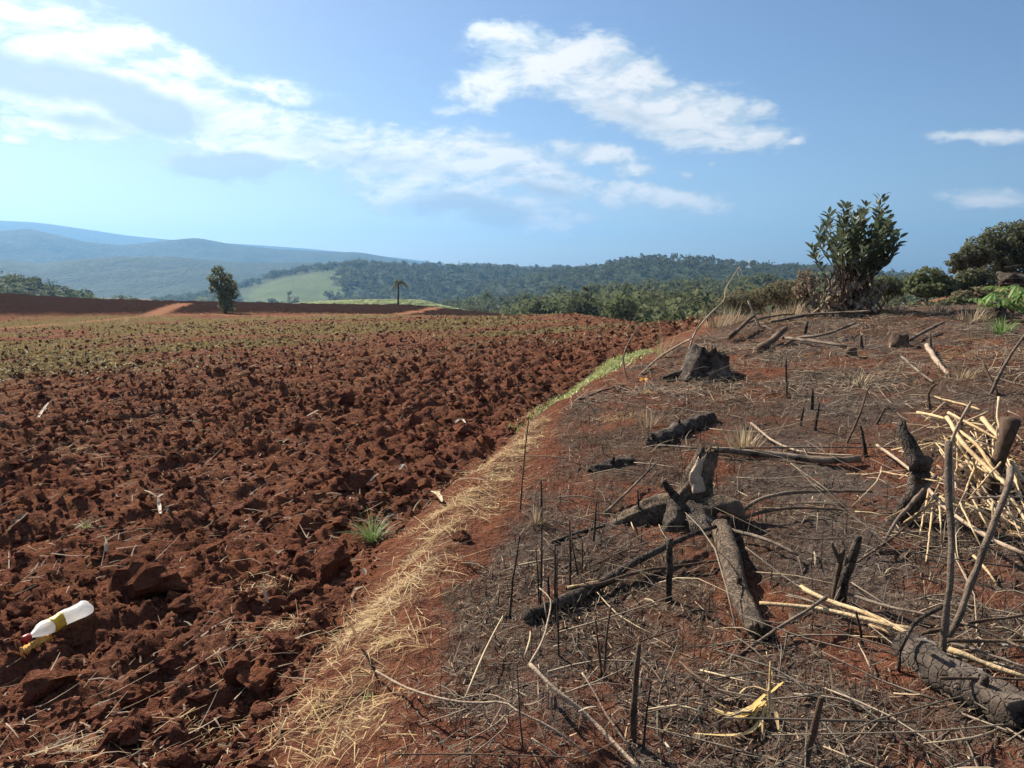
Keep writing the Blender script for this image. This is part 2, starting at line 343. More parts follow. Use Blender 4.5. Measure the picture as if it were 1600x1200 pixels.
# ------------------------------------------------------------------ the ground: one sheet out past the hills
def build_ground():
    th = np.concatenate([np.arange(-180, -42, 4.0), np.arange(-42, 42.01, .18), np.arange(46, 180, 4.0)])
    rr = [0.25]
    while rr[-1] < 9000:
        r = rr[-1]; k = .02 if r < 1.5 else .0052 if r < 60 else .011 if r < 260 else .04
        rr.append(r * (1 + k))
    rr = np.array(rr); T, Rr = np.meshgrid(np.radians(th), rr)
    X, Y = Rr * np.sin(T), Rr * np.cos(T)
    zr, cov, dark = relief(X.ravel(), Y.ravel())
    Z = macro(X, Y).ravel() + zr
    V = np.stack([X.ravel(), Y.ravel(), Z], -1)
    n, m = X.shape; i = np.arange(n * m).reshape(n, m)
    a = i[:-1, :]; b = i[1:, :]
    q = np.stack([a.ravel(), np.roll(a, -1, 1).ravel(), np.roll(b, -1, 1).ravel(), b.ravel()], -1)
    V = np.vstack([V, [[0, 0, 0]]]); cov = np.vstack([cov, [[0, 0, 0, 1]]])
    c0 = i[0]; tri = np.stack([np.full(m, n * m), np.roll(c0, -1), c0], -1)
    o = mesh_np('ground', V, [q[:, ::-1] * 1, tri[:, ::-1]], M_SOIL, True, cov, attr='cover')
    a_ = o.data.color_attributes.new('tilth', 'FLOAT_COLOR', 'POINT'); d4 = np.zeros((len(V), 4), np.float32); d4[:len(dark), 0] = dark; a_.data.foreach_set('color', d4.ravel())
    # faces must look up
    if o.data.polygons[5000].normal.z < 0: o.data.flip_normals()
    tag(o, 'red ploughed field and burnt bank, one stretch of ground', kind='structure')
    return o
build_ground()

# ------------------------------------------------------------------ hills
def veg_mat(name, dark, light, scale, rough=.9, extra=None):
    m, t = new_mat(name)
    pos = nd(t, 'ShaderNodeNewGeometry').outputs['Position']
    n = noise(t, pos, scale, 6, .65); n2 = noise(t, pos, scale * 6, 4, .6)
    c = mix(t, sst(t, n, .35, .65), dark, light)
    c = mix(t, mth(t, 'MULTIPLY', sst(t, n2, .4, .7), .5), c, tuple(v * 1.5 for v in light))
    if extra:
        f = nd(t, 'ShaderNodeSeparateColor', {0: nd(t, 'ShaderNodeAttribute', attribute_name='cover').outputs[0]})
        c = mix(t, f.outputs[0], c, mix(t, n, extra, tuple(v * 1.35 for v in extra)))
    finish(t, c, rough, n2, .6, 1 / scale, .1)
    return m
M_HILL = veg_mat('hill_forest', (.022, .034, .016), (.04, .056, .024), .012)
M_HILLG = veg_mat('hill_pasture', (.025, .042, .018), (.05, .068, .028), .05, extra=(.10, .135, .05))
HILLS = {}
def hill(name, sky_pts, D, front, back, base, mat, label, n=220, rows=46, rough=.1, past=None, seed=0):
    px = np.linspace(sky_pts[0][0], sky_pts[-1][0], n); py = np.interp(px, *np.array(sky_pts, float).T)
    k = np.ones(5) / 5; py = np.convolve(np.pad(py, 2, 'edge'), k, 'valid')
    tops = np.array([at(a, b, D) for a, b in zip(px, py)])
    az_ = np.arctan2(tops[:, 0], tops[:, 1])
    s = np.concatenate([np.linspace(-1, 0, rows), np.linspace(0, 1, rows // 2)[1:]])
    S, A = np.meshgrid(s, az_, indexing='ij'); TZ = np.broadcast_to(tops[:, 2], S.shape); TR = np.hypot(tops[:, 0], tops[:, 1])
    Rr = TR[None] + np.where(S < 0, S * front, S * back)
    prof = 1 - sms(np.abs(S), .0, 1.0) ** .9
    H = (TZ - base)
    X, Y = Rr * np.sin(A), Rr * np.cos(A)
    w = D * .16
    nz = fbm(X / w, Y / w, 300 + seed, 5, .55) * np.clip(np.abs(S) * 3, .06, 1) * (1 - np.abs(S) ** 4)
    Z = base + H * prof + nz * H * rough
    V = np.stack([X.ravel(), Y.ravel(), Z.ravel()], -1)
    ii = np.arange(V.shape[0]).reshape(S.shape)
    q = np.stack([ii[:-1, :-1].ravel(), ii[:-1, 1:].ravel(), ii[1:, 1:].ravel(), ii[1:, :-1].ravel()], -1)
    cov = np.zeros((len(V), 4)); PX = np.broadcast_to(px, S.shape)
    if past is not None: cov[:, 0] = past(PX, S).ravel()
    o = mesh_np(name, V, [q[:, ::-1]], mat, True, cov, attr='cover')
    tag(o, label, kind='structure')
    HILLS[name] = (X, Y, Z, PX, S)
    return o
hill('far_hills', [(-500, 330), (-150, 338), (0, 345), (60, 348), (130, 358), (200, 368), (260, 374), (320, 378), (420, 384), (520, 392), (640, 405), (700, 413), (760, 418), (1100, 428)],
     7000, 1600, 1200, -70, M_HILL, 'farthest pale blue ridge along the left horizon', 200, 30, .07, seed=1)
hill('blue_hills', [(-500, 380), (-150, 374), (0, 362), (40, 357), (80, 365), (130, 378), (190, 383), (250, 377), (310, 372), (360, 381), (420, 388), (470, 391), (520, 394), (560, 394), (620, 404), (680, 414), (740, 424)],
     4300, 1100, 900, -70, M_HILL, 'blue ridge with two rounded summits on the left', 220, 40, .2, seed=2)
hill('low_hill', [(640, 428), (690, 420), (730, 412), (760, 411), (800, 416), (840, 416), (900, 421), (1000, 428)],
     3600, 600, 600, -70, M_HILL, 'small blue hill at the centre of the horizon', 90, 26, .08, seed=3)
hill('valley_hills', [(-500, 425), (-150, 416), (0, 404), (60, 411), (110, 406), (200, 402), (270, 401), (330, 407), (400, 411), (480, 409), (560, 413), (640, 421), (760, 432)],
     2800, 1000, 800, -65, M_HILL, 'dusky wooded hills in the valley on the left', 200, 50, .22, seed=4)
def pasture(PX, S):
    w = fbm(PX * .03, S * 6, 44, 3) * 26
    a = sms(PX + w, 372, 405) * (1 - sms(PX + w + S * 20, 520, 534)) * sms(S, -.98, -.9) * (1 - sms(S, -.28, -.12))
    return a * (.75 + .25 * sms(fbm(PX * .02, S * 9, 45, 3), -.4, .4))
hill('green_hill', [(240, 474), (330, 462), (400, 442), (440, 428), (500, 419), (560, 414), (640, 418), (720, 420), (800, 422), (900, 423), (960, 427), (1060, 440)],
     1600, 640, 450, -62, M_HILLG, 'green hill with a pale pasture on its left flank', 240, 70, .08, past=pasture, seed=5)
hill('wooded_hill', [(740, 452), (800, 442), (850, 431), (900, 424), (950, 416), (985, 408), (1020, 406), (1080, 408), (1130, 413), (1170, 419), (1240, 420), (1330, 423), (1420, 436), (1520, 452)],
     1250, 560, 420, -62, M_HILLG, 'wooded hill with a tall treeline right of centre', 220, 60, .06, seed=6)
hill('scrub_hill', [(-500, 405), (-150, 418), (0, 433), (50, 444), (100, 455), (150, 464), (220, 476)],
     420, 190, 120, -40, M_HILLG, 'green scrubby slope at the left edge behind the field', 90, 34, .05, past=lambda P, S: .5 * sms(np.sin(P * .13 + S * 9), -.2, .8), seed=8)
hill('wood_slope', [(640, 492), (720, 482), (800, 473), (870, 465), (960, 456), (1080, 451), (1180, 447), (1300, 445), (1450, 452), (1600, 462)],
     470, 240, 160, -42, M_HILLG, 'green wooded slope rising behind the field edge', 120, 46, .05, seed=9)
hill('meadow', [(400, 482), (470, 472), (520, 469), (600, 467), (660, 468), (690, 476), (740, 486)],
     330, 70, 60, -40, veg_mat('meadow_grass', (.13, .16, .06), (.20, .23, .095), .05), 'pale yellow green meadow strip just behind the ploughed field', 60, 20, .02, seed=7)
# ------------------------------------------------------------------ scatter tools
import bmesh
def gsurf(px, py, lift=0.0, rmax=150):             # like ground(), on the finished surface with its small relief
    d = ray(px, py); h = math.hypot(d[0], d[1]); R0 = math.hypot(*ground(px, py, lift, rmax)[:2]); R = np.geomspace(R0 * .8, R0 * 1.25, 220)
    X, Y, Z = d[0] / h * R, d[1] / h * R, EYE + d[2] / h * R
    b = np.nonzero(Z < surf(X, Y) + lift)[0]
    i = b[0] if len(b) else len(R) - 1
    return np.array([X[i], Y[i], Z[i]])
def ico(sub):
    bm = bmesh.new(); bmesh.ops.create_icosphere(bm, subdivisions=sub, radius=1.0)
    v = np.array([p.co[:] for p in bm.verts]); bm.faces.ensure_lookup_table(); f = np.array([[q.index for q in p.verts] for p in bm.faces]); bm.free()
    return v, f
def clod_shape(sub, seed):
    r = np.random.default_rng(seed); v, f = ico(sub); v = v.copy()
    for _ in range(9):
        d = r.normal(size=3); d /= np.linalg.norm(d); c = r.uniform(.45, .85); t = v @ d
        v -= np.outer(np.maximum(t - c, 0) * .93, d)
    for k, a in ((2.5, .12), (5.5, .11), (11, .075), (21, .04)):
        w = r.normal(size=(3, 3)) * k; ph = r.uniform(0, 6.28, 3)
        v *= 1 + a * np.sin(v @ w + ph).sum(1, keepdims=True) / 1.6
    return v * np.array([1, r.uniform(.7, 1), r.uniform(.55, .8)]), f
def rot_rand(n, r, tilt=1.0):
    a = r.uniform(0, 2 * np.pi, n); M = np.zeros((n, 3, 3)); c, s = np.cos(a), np.sin(a)
    M[:, 0, 0] = c; M[:, 0, 1] = -s; M[:, 1, 0] = s; M[:, 1, 1] = c; M[:, 2, 2] = 1
    b = r.uniform(-1, 1, n) * tilt; c, s = np.cos(b), np.sin(b); N = np.zeros((n, 3, 3))
    N[:, 0, 0] = 1; N[:, 1, 1] = c; N[:, 1, 2] = -s; N[:, 2, 1] = s; N[:, 2, 2] = c
    return M @ N
def merged(tv, tf, M, T, off=0):
    V = np.einsum('kij,nj->kni', M, tv) + T[:, None]
    F = tf[None] + (np.arange(len(T)) * len(tv))[:, None, None] + off
    return V.reshape(-1, 3), F.reshape(-1, tf.shape[1])
def polar(n, r, r0, r1, a0=-40, a1=40):
    R = np.exp(r.uniform(math.log(r0), math.log(r1), n)); a = np.radians(r.uniform(a0, a1, n)); return R * np.sin(a), R * np.cos(a)
def ribbons(base, direc, up, length, width, bend, cols, name, mat, segs=3, parent=None, taper=.35):
    """many thin blades: base (n,3), direction, bend along up; one joined mesh"""
    n = len(base); t = np.linspace(0, 1, segs + 1); n = len(base)
    side = np.cross(direc, up); side /= np.linalg.norm(side, axis=1, keepdims=True) + 1e-9
    V = np.empty((n, segs + 1, 2, 3))
    for i, s in enumerate(t):
        c = base + direc * (length * s)[:, None] + up * (bend * s * s)[:, None]
        w = (width * (1 - (1 - taper) * s) * .5)[:, None] * side
        V[:, i, 0] = c - w; V[:, i, 1] = c + w
    idx = np.arange(n * (segs + 1) * 2).reshape(n, segs + 1, 2)
    q = np.stack([idx[:, :-1, 0], idx[:, :-1, 1], idx[:, 1:, 1], idx[:, 1:, 0]], -1).reshape(-1, 4)
    return mesh_np(name, V.reshape(-1, 3), [q], mat, True, np.repeat(cols, (segs + 1) * 2, 0), parent)
def attr_mat(name, rough=.8, trans=0.0, vary=.35, scale=30, spec=.2):
    m, t = new_mat(name); a = nd(t, 'ShaderNodeAttribute', attribute_name='Col').outputs[0]
    n = noise(t, nd(t, 'ShaderNodeNewGeometry').outputs['Position'], scale, 3)
    c = mix(t, n, mix(t, vary, a, (0, 0, 0)), mix(t, vary * .5, a, (.9, .8, .6)))
    finish(t, c, rough, spec=spec, trans=mix(t, .5, c, c) if trans else None)
    return m
M_STRAW = attr_mat('dry_straw', .7, 1, .2); M_LEAF = attr_mat('green_leaf', .5, 1, .25, 8, .35); M_LITTER = attr_mat('burnt_litter', .85, 0, .3)
def pal(n, r, cols, p=None, var=.25):
    c = np.array(cols)[r.choice(len(cols), n, p=p)]; return np.clip(c * (1 + r.uniform(-var, var, (n, 1))), 0, 1)

# ------------------------------------------------------------------ clods of ploughed soil
CS2 = [clod_shape(2 if s < 3 else 1, s) for s in range(8)]; CS3 = [clod_shape(3, s + 50) for s in range(7)]; CSM = [clod_shape(3, s + 90) for s in range(7)]
def in_field(x, y): return d_plough(x, y) + .02 < 0
def clod_cloud():
    r = np.random.default_rng(101); Vs, Fs, off = [], [], 0
    x, y = polar(26000, r, 1.9, 13, -41, 30); k = in_field(x, y); k &= r.uniform(0, 1, len(x)) < .55 + .45 * sms(fbm(x * .45, y * .45, 41, 2), -.4, .6)
    x, y = x[k], y[k]; R = np.hypot(x, y); n = len(x)
    s = np.clip(np.exp(r.normal(math.log(.0095), .66, n)) * (1 + R * .03), .006, .10)
    z = surf(x, y) + s * r.uniform(-.1, .35, n)
    M = rot_rand(n, r, .9) * (s[:, None] * r.uniform(.75, 1.3, (n, 3)))[:, None, :]
    kind = np.where((s > .02) & (R < 7), r.integers(0, 3, n), r.integers(3, 8, n)); kind = np.where(R > 14, -1, kind)
    v0, f0 = ico(1)
    for t in range(-1, 8):
        q = kind == t
        if not q.any(): continue
        tv, tf = CS2[t] if t >= 0 else (clod_shape(0 + 1, 77)[0] if False else v0 * np.array([1.1, .8, .7]) * (1 + .18 * np.sin(np.arange(len(v0)) * 2.4))[:, None], f0)
        V, F = merged(tv, tf, M[q], np.stack([x[q], y[q], z[q]], -1), off); Vs.append(V); Fs.append(F); off += len(V)
    o = mesh_np('soil_clods', np.vstack(Vs), [np.vstack(Fs)], M_SOIL, False)
    tag(o, 'small red soil clods strewn over the ploughed field', 'soil', kind='stuff')
clod_cloud()
def far_clods():                                   # coarse broken tilth from the middle of the field to its far edge
    r = np.random.default_rng(103); x, y = polar(52000, r, 5, 70, -40, 22); k = in_field(x, y) & (r.uniform(0, 1, 52000) < sms(np.hypot(x, y), 4, 17)); x, y = x[k], y[k]; n = len(x); R = np.hypot(x, y)
    s = np.clip(np.exp(r.normal(math.log(.024), .5, n)) * (1 + R * .018), .012, .10); z = surf(x, y) + s * r.uniform(-.1, .3, n)
    tv = np.array([(1, 0, 0), (-1, .1, 0), (.1, 1, .1), (0, -1, -.1), (.15, .1, .8), (0, 0, -.7)]); tf = np.array([(0, 2, 4), (2, 1, 4), (1, 3, 4), (3, 0, 4), (2, 0, 5), (1, 2, 5), (3, 1, 5), (0, 3, 5)])
    M = rot_rand(n, r, .7) * (s[:, None] * r.uniform(.7, 1.4, (n, 3)))[:, None, :]
    V, F = merged(tv, tf, M, np.stack([x, y, z], -1)); V += r.normal(0, 1, V.shape) * np.repeat(s, 6)[:, None] * .16
    tag(mesh_np('coarse_tilth', V, [F], M_SOIL, False), 'coarse broken tilth over the far half of the field', 'soil', kind='stuff')
far_clods()
def clod_object(x, y, s, shape, rz, label, group=None, sink=.25, meshes={}):
    if shape not in meshes:
        v, f = (CS3 + CSM)[shape]; o = mesh_np('soil_clod', v, [f], M_SOIL, False); meshes[shape] = o.data
    else:
        o = bpy.data.objects.new('soil_clod', meshes[shape]); COL.objects.link(o)
    s = np.atleast_1d(s) * np.ones(3)
    o.location = (x, y, float(surf(x, y)[0]) + s[2] * (.5 - sink)); o.scale = tuple(s); o.rotation_euler = (random.uniform(-.3, .3), random.uniform(-.3, .3), rz)
    tag(o, label, 'soil clod', group)
for i, (px, py, w, lab) in enumerate((
        (238, 922, 105, 'largest dark soil clod, up and right of the plastic bottle'),
        (515, 898, 80, 'big red clod beside the straw, below the green weed tuft'),
        (535, 628, 52, 'big dark clod alone in the middle distance of the field'),
        (275, 1045, 56, 'dark upright clod below the largest clod near the bottle'),
        (395, 1070, 60, 'blocky clod right of the plastic bottle in the front of the field'),
        (60, 1085, 80, 'wide dark clod below the plastic bottle near the left edge'),
        (455, 1025, 44, 'rounded clod standing next to the curled corn husk'),
        (720, 845, 34, 'clod on the field edge right of the green weed tuft'),
        (640, 770, 46, 'dark clod above the green weed tuft'),
        (140, 770, 60, 'low dark clod left of the upright white stalk'))):
    p = gsurf(px, py); s = w / 2 / F_PX * math.hypot(*p[:2]) * 1.05
    clod_object(p[0], p[1], (s * 1.15, s * .95, s * .95), i % 7, i * 1.3, lab, sink=.3)
def clod_row():
    r = np.random.default_rng(5); x, y = polar(1500, r, 2.0, 11, -36, 12); k = (d_plough(x, y) < -.1); x, y = x[k][:130], y[k][:130]
    for i in range(len(x)):
        s = np.exp(r.normal(math.log(.038), .4)) * (1 + .03 * math.hypot(x[i], y[i])); s = min(s, .12)
        clod_object(x[i], y[i], s * r.uniform(.75, 1.25, 3), 7 + i % 7, r.uniform(0, 6.28), 'fist-sized lump of dark red earth lying loose on the ploughed field', 'loose lumps of ploughed earth')
clod_row()

# ------------------------------------------------------------------ straw, residue and weeds
def lay(n, x, y, r, lift=.012, pitch=(-.1, .35), ang=None):
    z = surf(x, y) + r.uniform(.0, lift, n); a = r.uniform(0, 2 * np.pi, n) if ang is None else ang; p = r.uniform(*pitch, n)
    d = np.stack([np.cos(a) * np.cos(p), np.sin(a) * np.cos(p), np.sin(p)], -1)
    up = np.stack([r.normal(0, .3, n), r.normal(0, .3, n), np.ones(n)], -1); up /= np.linalg.norm(up, axis=1, keepdims=True)
    return np.stack([x, y, z], -1), d, up
STRAW_C = [(.50, .34, .15), (.62, .45, .22), (.36, .21, .095), (.70, .56, .32), (.24, .14, .07)]
def straw():
    r = np.random.default_rng(33); xs, ys = [], []
    # belt of mown straw between the plough edge and the burn
    x, y = polar(60000, r, 1.9, 7.2, -28, 12); t = (d_plough(x, y) + .12) / (d_burn(x, y) * -1 + d_plough(x, y) + .24 + 1e-6)
    dens = sms(t, 0, .25) * (1 - sms(t, .75, 1.0)) * sms(fbm(x * 1.6, y * 1.6, 51, 3), -.30, .45) * (1 - sms(y, 4.7, 6.4))
    k = r.uniform(0, 1, len(x)) < dens * .1; xs.append(x[k]); ys.append(y[k])
    for a_, b_ in zip(STRAW_LINE[:-1], STRAW_LINE[1:]):
        m_ = int((1500 if a_[1] > 3.2 else 800) * np.linalg.norm((b_ - a_)[:2]) / (.35 + .17 * math.hypot(a_[0], a_[1]))); t_ = r.uniform(0, 1, m_); q_ = a_ + (b_ - a_) * t_[:, None]; o_ = r.normal(0, .11, m_) - .05 * np.abs(r.normal(0, 1, m_))
        k_ = r.uniform(0, 1, m_) < .08 + .92 * sms(fbm(q_[:, 0] * 2.6 + o_ * 3, q_[:, 1] * 2.6, 58, 3, .6), -.08, .38); xs.append((q_[:, 0] + o_)[k_]); ys.append((q_[:, 1] + r.normal(0, .07, m_))[k_])
    for px, py, rad, cnt in ((420, 915, .26, 160), (440, 985, .2, 120), (110, 1165, .3, 150), (500, 1165, .25, 260), (620, 960, .22, 260), (330, 1130, .2, 90), (770, 765, .28, 300), (700, 860, .25, 320), (560, 1030, .18, 200), (775, 730, .3, 300), (215, 660, .5, 160), (120, 705, .4, 160), (610, 1095, .12, 160),
                             (960, 690, .25, 200), (1010, 650, .2, 140), (1180, 730, .2, 80), (260, 640, .4, 90), (1250, 565, .8, 220), (1500, 560, .8, 260), (1290, 492, 1.3, 300), (1560, 730, .3, 260), (1500, 700, .3, 160), (1420, 700, .3, 90), (1590, 860, .25, 120)):
        p = ground(px, py); a = r.uniform(0, 6.28, cnt); q = rad * np.abs(r.normal(0, .6, cnt)); xs.append(p[0] + q * np.cos(a) * 1.3); ys.append(p[1] + q * np.sin(a))
    x = np.concatenate(xs); y = np.concatenate(ys); n = len(x); R = np.hypot(x, y)
    b, d, up = lay(n, x, y, r, .018, (-.12, .4))
    L = np.exp(r.normal(math.log(.085), .5, n)); w = r.uniform(.0014, .0036, n) * (1 + R * .09)
    o = ribbons(b - d * (L * .3)[:, None], d, up, L, w, -L * r.uniform(0, .35, n), pal(n, r, STRAW_C, (.3, .25, .2, .15, .1)), 'straw', M_STRAW)
    tag(o, 'loose dry straw along the edge of the field', 'straw', kind='stuff')
    # crop residue over the field
    x, y = polar(27000, r, 2.2, 75, -40, 22); k = in_field(x, y); x, y = x[k], y[k]; n = len(x); R = np.hypot(x, y)
    k = r.uniform(0, 1, n) < np.clip(.16 + .06 * R, 0, .9) * (1 - .45 * sms(R, 20, 45)) * sms(fbm(x * .6, y * .6, 91, 3), -.7, .5); x, y, R = x[k], y[k], R[k]; n = len(x)
    b, d, up = lay(n, x, y, r, .03, (-.1, .4), r.normal(.55, .9, n)); L = np.exp(r.normal(math.log(.085), .5, n)) * (1 + R * .018); w = r.uniform(.003, .009, n) * (1 + R * .05)
    o = ribbons(b, d, up, L, w, -L * r.uniform(-.1, .4, n), pal(n, r, [(.34, .255, .165), (.42, .34, .25), (.24, .165, .105), (.18, .12, .08)], (.3, .12, .32, .26)) * np.clip(1.1 - R * .016, .5, 1)[:, None], 'crop_residue', M_STRAW)
    tag(o, 'bleached bits of crop stalk scattered over the ploughed field', 'residue', kind='stuff')
    # weeds coming up in the far half of the field
    x, y = polar(26000, r, 12, 100, -40, 16); k = in_field(x, y); x, y = x[k], y[k]; c = relief(x, y)[1]
    k = r.uniform(0, 1, len(x)) < np.clip(c[:, 1] * 1.3 - .12, 0, 1); x, y = x[k], y[k]; n = len(x); R = np.hypot(x, y)
    b, d, up = lay(n, x, y, r, .05, (.2, 1.3)); L = r.uniform(.07, .2, n) * (1 + R * .006); w = r.uniform(.02, .045, n) * (1 + R * .012)
    o = ribbons(b, d, up, L, w, -L * .3, pal(n, r, [(.20, .20, .08), (.26, .24, .11), (.15, .165, .06), (.30, .25, .14)]), 'field_weeds', M_LITTER, 2)
    tag(o, 'thin green weeds spreading over the far part of the field', 'weeds', kind='stuff')
straw()
def burnt_litter():
    r = np.random.default_rng(44)
    x, y = polar(52000, r, 1.9, 19, -12, 41); k = d_burn(x, y) > -.02; x, y = x[k], y[k]
    k = r.uniform(0, 1, len(x)) < (.35 + .65 * sms(fbm(x * 1.1, y * 1.1, 56, 3), -.35, .35)) * (.22 + .78 * relief(x, y)[1][:, 0]); x, y = x[k], y[k]; n = len(x); R = np.hypot(x, y)
    b, d, up = lay(n, x, y, r, .018, (-.1, .45)); L = np.exp(r.normal(math.log(.031), .5, n)) * (1 + R * .05); w = r.uniform(.0018, .0045, n) * (1 + R * .09)
    dry = np.clip((R - 7) / 8, 0, .55)
    cb = pal(n, r, [(.035, .025, .019), (.085, .055, .037), (.16, .10, .064), (.25, .17, .11), (.40, .28, .16)], (.32, .30, .24, .10, .04), .3)
    cd = pal(n, r, [(.36, .27, .17), (.24, .17, .11), (.14, .1, .07), (.46, .36, .24)]); t = r.uniform(0, 1, n) < dry; cb[t] = cd[t]
    o = ribbons(b, d, up, L, w, L * r.uniform(-.9, .6, n), cb, 'burnt_litter', M_LITTER, 3)
    tag(o, 'charred grass and leaf litter covering the burnt bank', 'litter', kind='stuff')
    x, y = polar(3600, r, 2.0, 17, -8, 41); k = d_burn(x, y) > .12; x, y = x[k], y[k]; n = len(x); R = np.hypot(x, y)
    b, d, up = lay(n, x, y, r, .0, (.9, 1.9)); L = np.exp(r.normal(math.log(.055), .5, n)) * (1 + R * .05)
    o = ribbons(b - d * .01, d, up, L, r.uniform(.002, .005, n) * (1 + R * .1), L * 0, pal(n, r, [(.03, .022, .018), (.07, .05, .038), (.2, .15, .1), (.3, .23, .15)], (.4, .3, .2, .1)), 'burnt_stubble', M_LITTER, 2)
    tag(o, 'short burnt grass stubble standing on the bank', 'stubble', kind='stuff')
burnt_litter()
def crest_litter():                                # dry slash thrown over the upper bank
    r = np.random.default_rng(46); x, y = polar(24000, r, 7.5, 19, 2, 41); k = d_burn(x, y) > .05; x, y = x[k], y[k]
    k = r.uniform(0, 1, len(x)) < .15 + .85 * sms(fbm(x * .8, y * .8, 59, 3, .6), -.25, .35); x, y = x[k], y[k]; n = len(x); R = np.hypot(x, y)
    b, d, up = lay(n, x, y, r, .05, (-.12, .3)); L = np.exp(r.normal(math.log(.13), .55, n)) * (1 + R * .02); w = r.uniform(.0025, .007, n) * (1 + R * .055)
    o = ribbons(b, d, up, L, w, L * r.uniform(-.35, .25, n), pal(n, r, [(.045, .034, .027), (.11, .078, .055), (.19, .135, .09), (.30, .22, .14), (.42, .32, .21)], (.28, .30, .25, .12, .05), .3), 'dry_slash', M_LITTER, 2)
    tag(o, 'dry slash and twigs strewn over the upper bank', 'slash', kind='stuff')
crest_litter()
def green_strip():
    r = np.random.default_rng(66); P = [ground(*p) for p in ((838, 668), (880, 642), (920, 615), (960, 592), (990, 578), (1005, 566))]
    x, y = [], []
    for a, b in zip(P[:-1], P[1:]):
        n = int(1300 * np.linalg.norm(b - a)); t = r.uniform(0, 1, n); q = a + (b - a) * t[:, None]; x.append(q[:, 0] + r.normal(0, .12, n) - .05); y.append(q[:, 1] + r.normal(0, .2, n))
    x = np.concatenate(x); y = np.concatenate(y); n = len(x); b, d, up = lay(n, x, y, r, .01, (.4, 1.4)); L = r.uniform(.05, .14, n)
    o = ribbons(b, d, up, L, r.uniform(.006, .014, n), -L * r.uniform(.2, .8, n), pal(n, r, [(.30, .38, .08), (.42, .46, .14), (.50, .48, .22), (.20, .28, .06)]), 'grass_strip', M_LEAF)
    tag(o, 'bright green grass strip along the edge of the ploughed field', 'grass', kind='stuff')
green_strip()
# ------------------------------------------------------------------ wood
def wood_mat(name, dark, light, rough=.85, scale=14, pale=None, soot=0.0, crack=False):
    m, t = new_mat(name)
    co = nd(t, 'ShaderNodeTexCoord').outputs['Object']
    n = noise(t, co, scale, 5, .65, .6); n2 = noise(t, co, scale * 9, 4, .65); n3 = noise(t, co, 3.0, 3)
    c = mix(t, sst(t, n, .3, .7), dark, light)
    c = mix(t, mth(t, 'MULTIPLY', sst(t, n2, .5, .75), .5), c, tuple(v * .45 for v in dark))
    vo = nd(t, 'ShaderNodeTexVoronoi', {'Vector': nd(t, 'ShaderNodeMapping', {'Vector': nd(t, 'ShaderNodeVectorMath', {0: co, 1: nd(t, 'ShaderNodeVectorMath', {0: nd(t, 'ShaderNodeTexNoise', {'Vector': co, 'Scale': scale, 'Detail': 3}).outputs[1], 1: (.06, .06, .06)}, operation='MULTIPLY').outputs[0]}, operation='ADD').outputs[0], 'Scale': (1, .8, .55)}).outputs[0], 'Scale': scale * 2.6, 'Randomness': 1.0}, feature='DISTANCE_TO_EDGE').outputs[0]
    crk = sst(t, vo, .0, .12)
    if soot: c = mix(t, mth(t, 'MULTIPLY', sst(t, noise(t, co, 5.0, 4, .6), .50, .62), soot), c, (.022, .018, .015))
    if crack: c = mix(t, mth(t, 'MAXIMUM', crk, sst(t, n, .42, .58)), tuple(v * .5 for v in dark), c)
    if pale: c = mix(t, mth(t, 'MULTIPLY', sst(t, n3, .45, .7), .6), c, pale)
    hgt = mth(t, 'ADD', n, mth(t, 'MULTIPLY', n2, .4))
    if crack: hgt = mth(t, 'ADD', hgt, mth(t, 'MULTIPLY', crk, .5))
    finish(t, c, rough, hgt, .9, .015, .2)
    return m
M_CHAR = wood_mat('charred_wood', (.024, .018, .014), (.10, .074, .056), pale=(.20, .16, .13), crack=True)
M_GREY = wood_mat('weathered_wood', (.09, .065, .047), (.20, .15, .112), pale=(.27, .215, .165), soot=.85)
M_BROWN = wood_mat('brown_wood', (.05, .032, .022), (.13, .085, .055), pale=(.17, .12, .08))
M_TAN = wood_mat('dry_cane', (.34, .22, .105), (.56, .40, .21), .6, 10, pale=(.66, .52, .31), soot=.35)
M_PALE = wood_mat('bleached_stem', (.28, .20, .135), (.44, .34, .24), .7, 12, soot=.4)
M_BARK = wood_mat('bark', (.07, .052, .038), (.20, .145, .10), .9, 22, pale=(.28, .21, .145), soot=.8, crack=True)
WM = dict(c=M_CHAR, g=M_GREY, b=M_BROWN, t=M_TAN, p=M_PALE, k=M_BARK)

